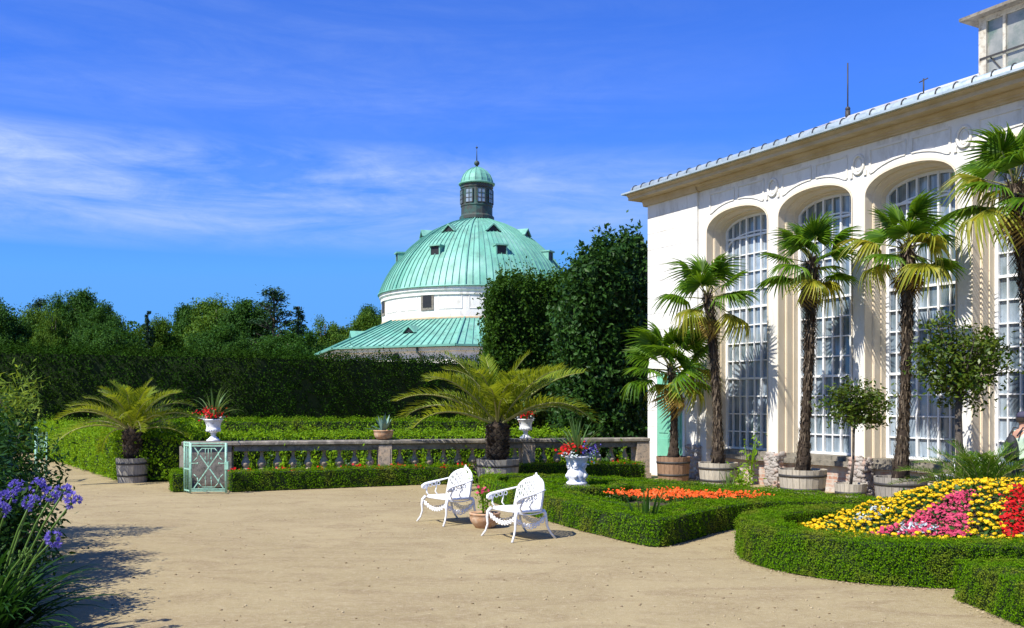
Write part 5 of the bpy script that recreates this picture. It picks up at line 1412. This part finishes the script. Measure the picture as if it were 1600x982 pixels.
fb.ball((0, .105, 1.56), (.024, .008, .006), 0, 8, 5); fb.build('eye_and_mouth', M['hair'], man)
SV = [(0, 0, .90), (0, .01, 1.08), (0, .0, 1.25), (0, -.01, 1.40), (0, 0, 1.455)]; SR = [(.178, .128), (.17, .122), (.185, .132), (.168, .115), (.085, .08)]; SE = [(0, 1), (1, 2), (2, 3), (3, 4)]
for sg in (-1, 1):
    SV += [(sg*.195, -.01, 1.405), (sg*.238, 0, 1.27), (sg*.25, .01, 1.19)]; k = len(SV); SE += [(3, k-3), (k-3, k-2), (k-2, k-1)]; SR += [.078, .068, .066]
grow('shirt', SV, SE, SR, M['shirt'], man)
SV = [(0, 0, .98), (0, 0, .90)]; SR = [(.172, .122), (.17, .125)]; SE = [(0, 1)]
for sg in (-1, 1): SV += [(sg*.10, 0, .80), (sg*.108, .015, .56)]; k = len(SV); SE += [(1, k-2), (k-2, k-1)]; SR += [.112, .09]
grow('shorts', SV, SE, SR, M['shorts'], man)
for sg in (-1, 1): grow('shoe', [(sg*.105, -.06, .05), (sg*.108, .02, .05), (sg*.115, .16, .035)], [(0, 1), (1, 2)], [.045, .05, .042], M['bag'], man)
m = MB(); m.lathe([(.094, 1.645), (.096, 1.67), (.086, 1.705), (.056, 1.732), (.0, 1.742)], 20, (0, .014, 0)); m.prism([(.085*math.cos(a), .09+.10*math.sin(a)) for a in np.linspace(0, math.pi, 12)], 1.638, 1.652); m.build('cap', M['cap'], man)
m = MB(); m.lathe([(.070, 1.58), (.084, 1.61), (.088, 1.65)], 18, (0, -.002, 0), cap=False); m.build('hair', M['hair'], man)
bpk = tag(link('backpack', None, None, (7.42, 13.95, 0), (0, 0, R(-90))), 'small black backpack worn on the back of the man in the pale green shirt', 'bag')
m = MB(); m.ball((0, -.165, 1.20), (.135, .075, .20), 0, 16, 10); m.ball((0, -.225, 1.12), (.10, .04, .10), 0, 12, 8); m.build('bag_body', M['bag'], bpk)
for sg in (-1, 1):
    m = MB(); m.tube([(sg*.11, -.14, 1.38), (sg*.125, -.06, 1.505), (sg*.125, .05, 1.48), (sg*.135, .145, 1.33), (sg*.15, .12, 1.15), (sg*.15, -.02, 1.05), (sg*.12, -.15, 1.04)], .02, 6, flat=.5); m.build('strap', M['bag'], bpk)

# ------------------------------------------------------------------ litter on the sand and along the hedge feet
lt = MB(); n_ = 1900
yy = 6+26*rng.random(n_)**1.6; xx = yy*rng.uniform(-.55, .45, n_)
lt.leaves(np.stack([xx, yy, np.full(n_, .012)], 1), (0, 0, 1), .02, 0, .6, .35)
FT = np.concatenate(FEET); FT = FT[rng.random(len(FT)) < .5]
lt.leaves(FT, (0, 0, 1), .022, 0, .6, .35)
M['litter'] = leafm('dry_leaf_bits', (.17, .12, .065), (.45, .37, .24), .05, .9, .05)
for i in range(900):
    y_ = 6+16*rng.random()**1.6; x_ = y_*rng.uniform(-.5, .4); r_ = rng.uniform(.005, .014); lt.ball((x_, y_, r_*.3), (r_*1.3, r_, r_*.7), 0, 5, 3, .2)
tag(lt.build('gravel_bits', M['litter']), 'small stones and dry leaf bits strewn over the sandy path', 'gravel', kind='stuff')
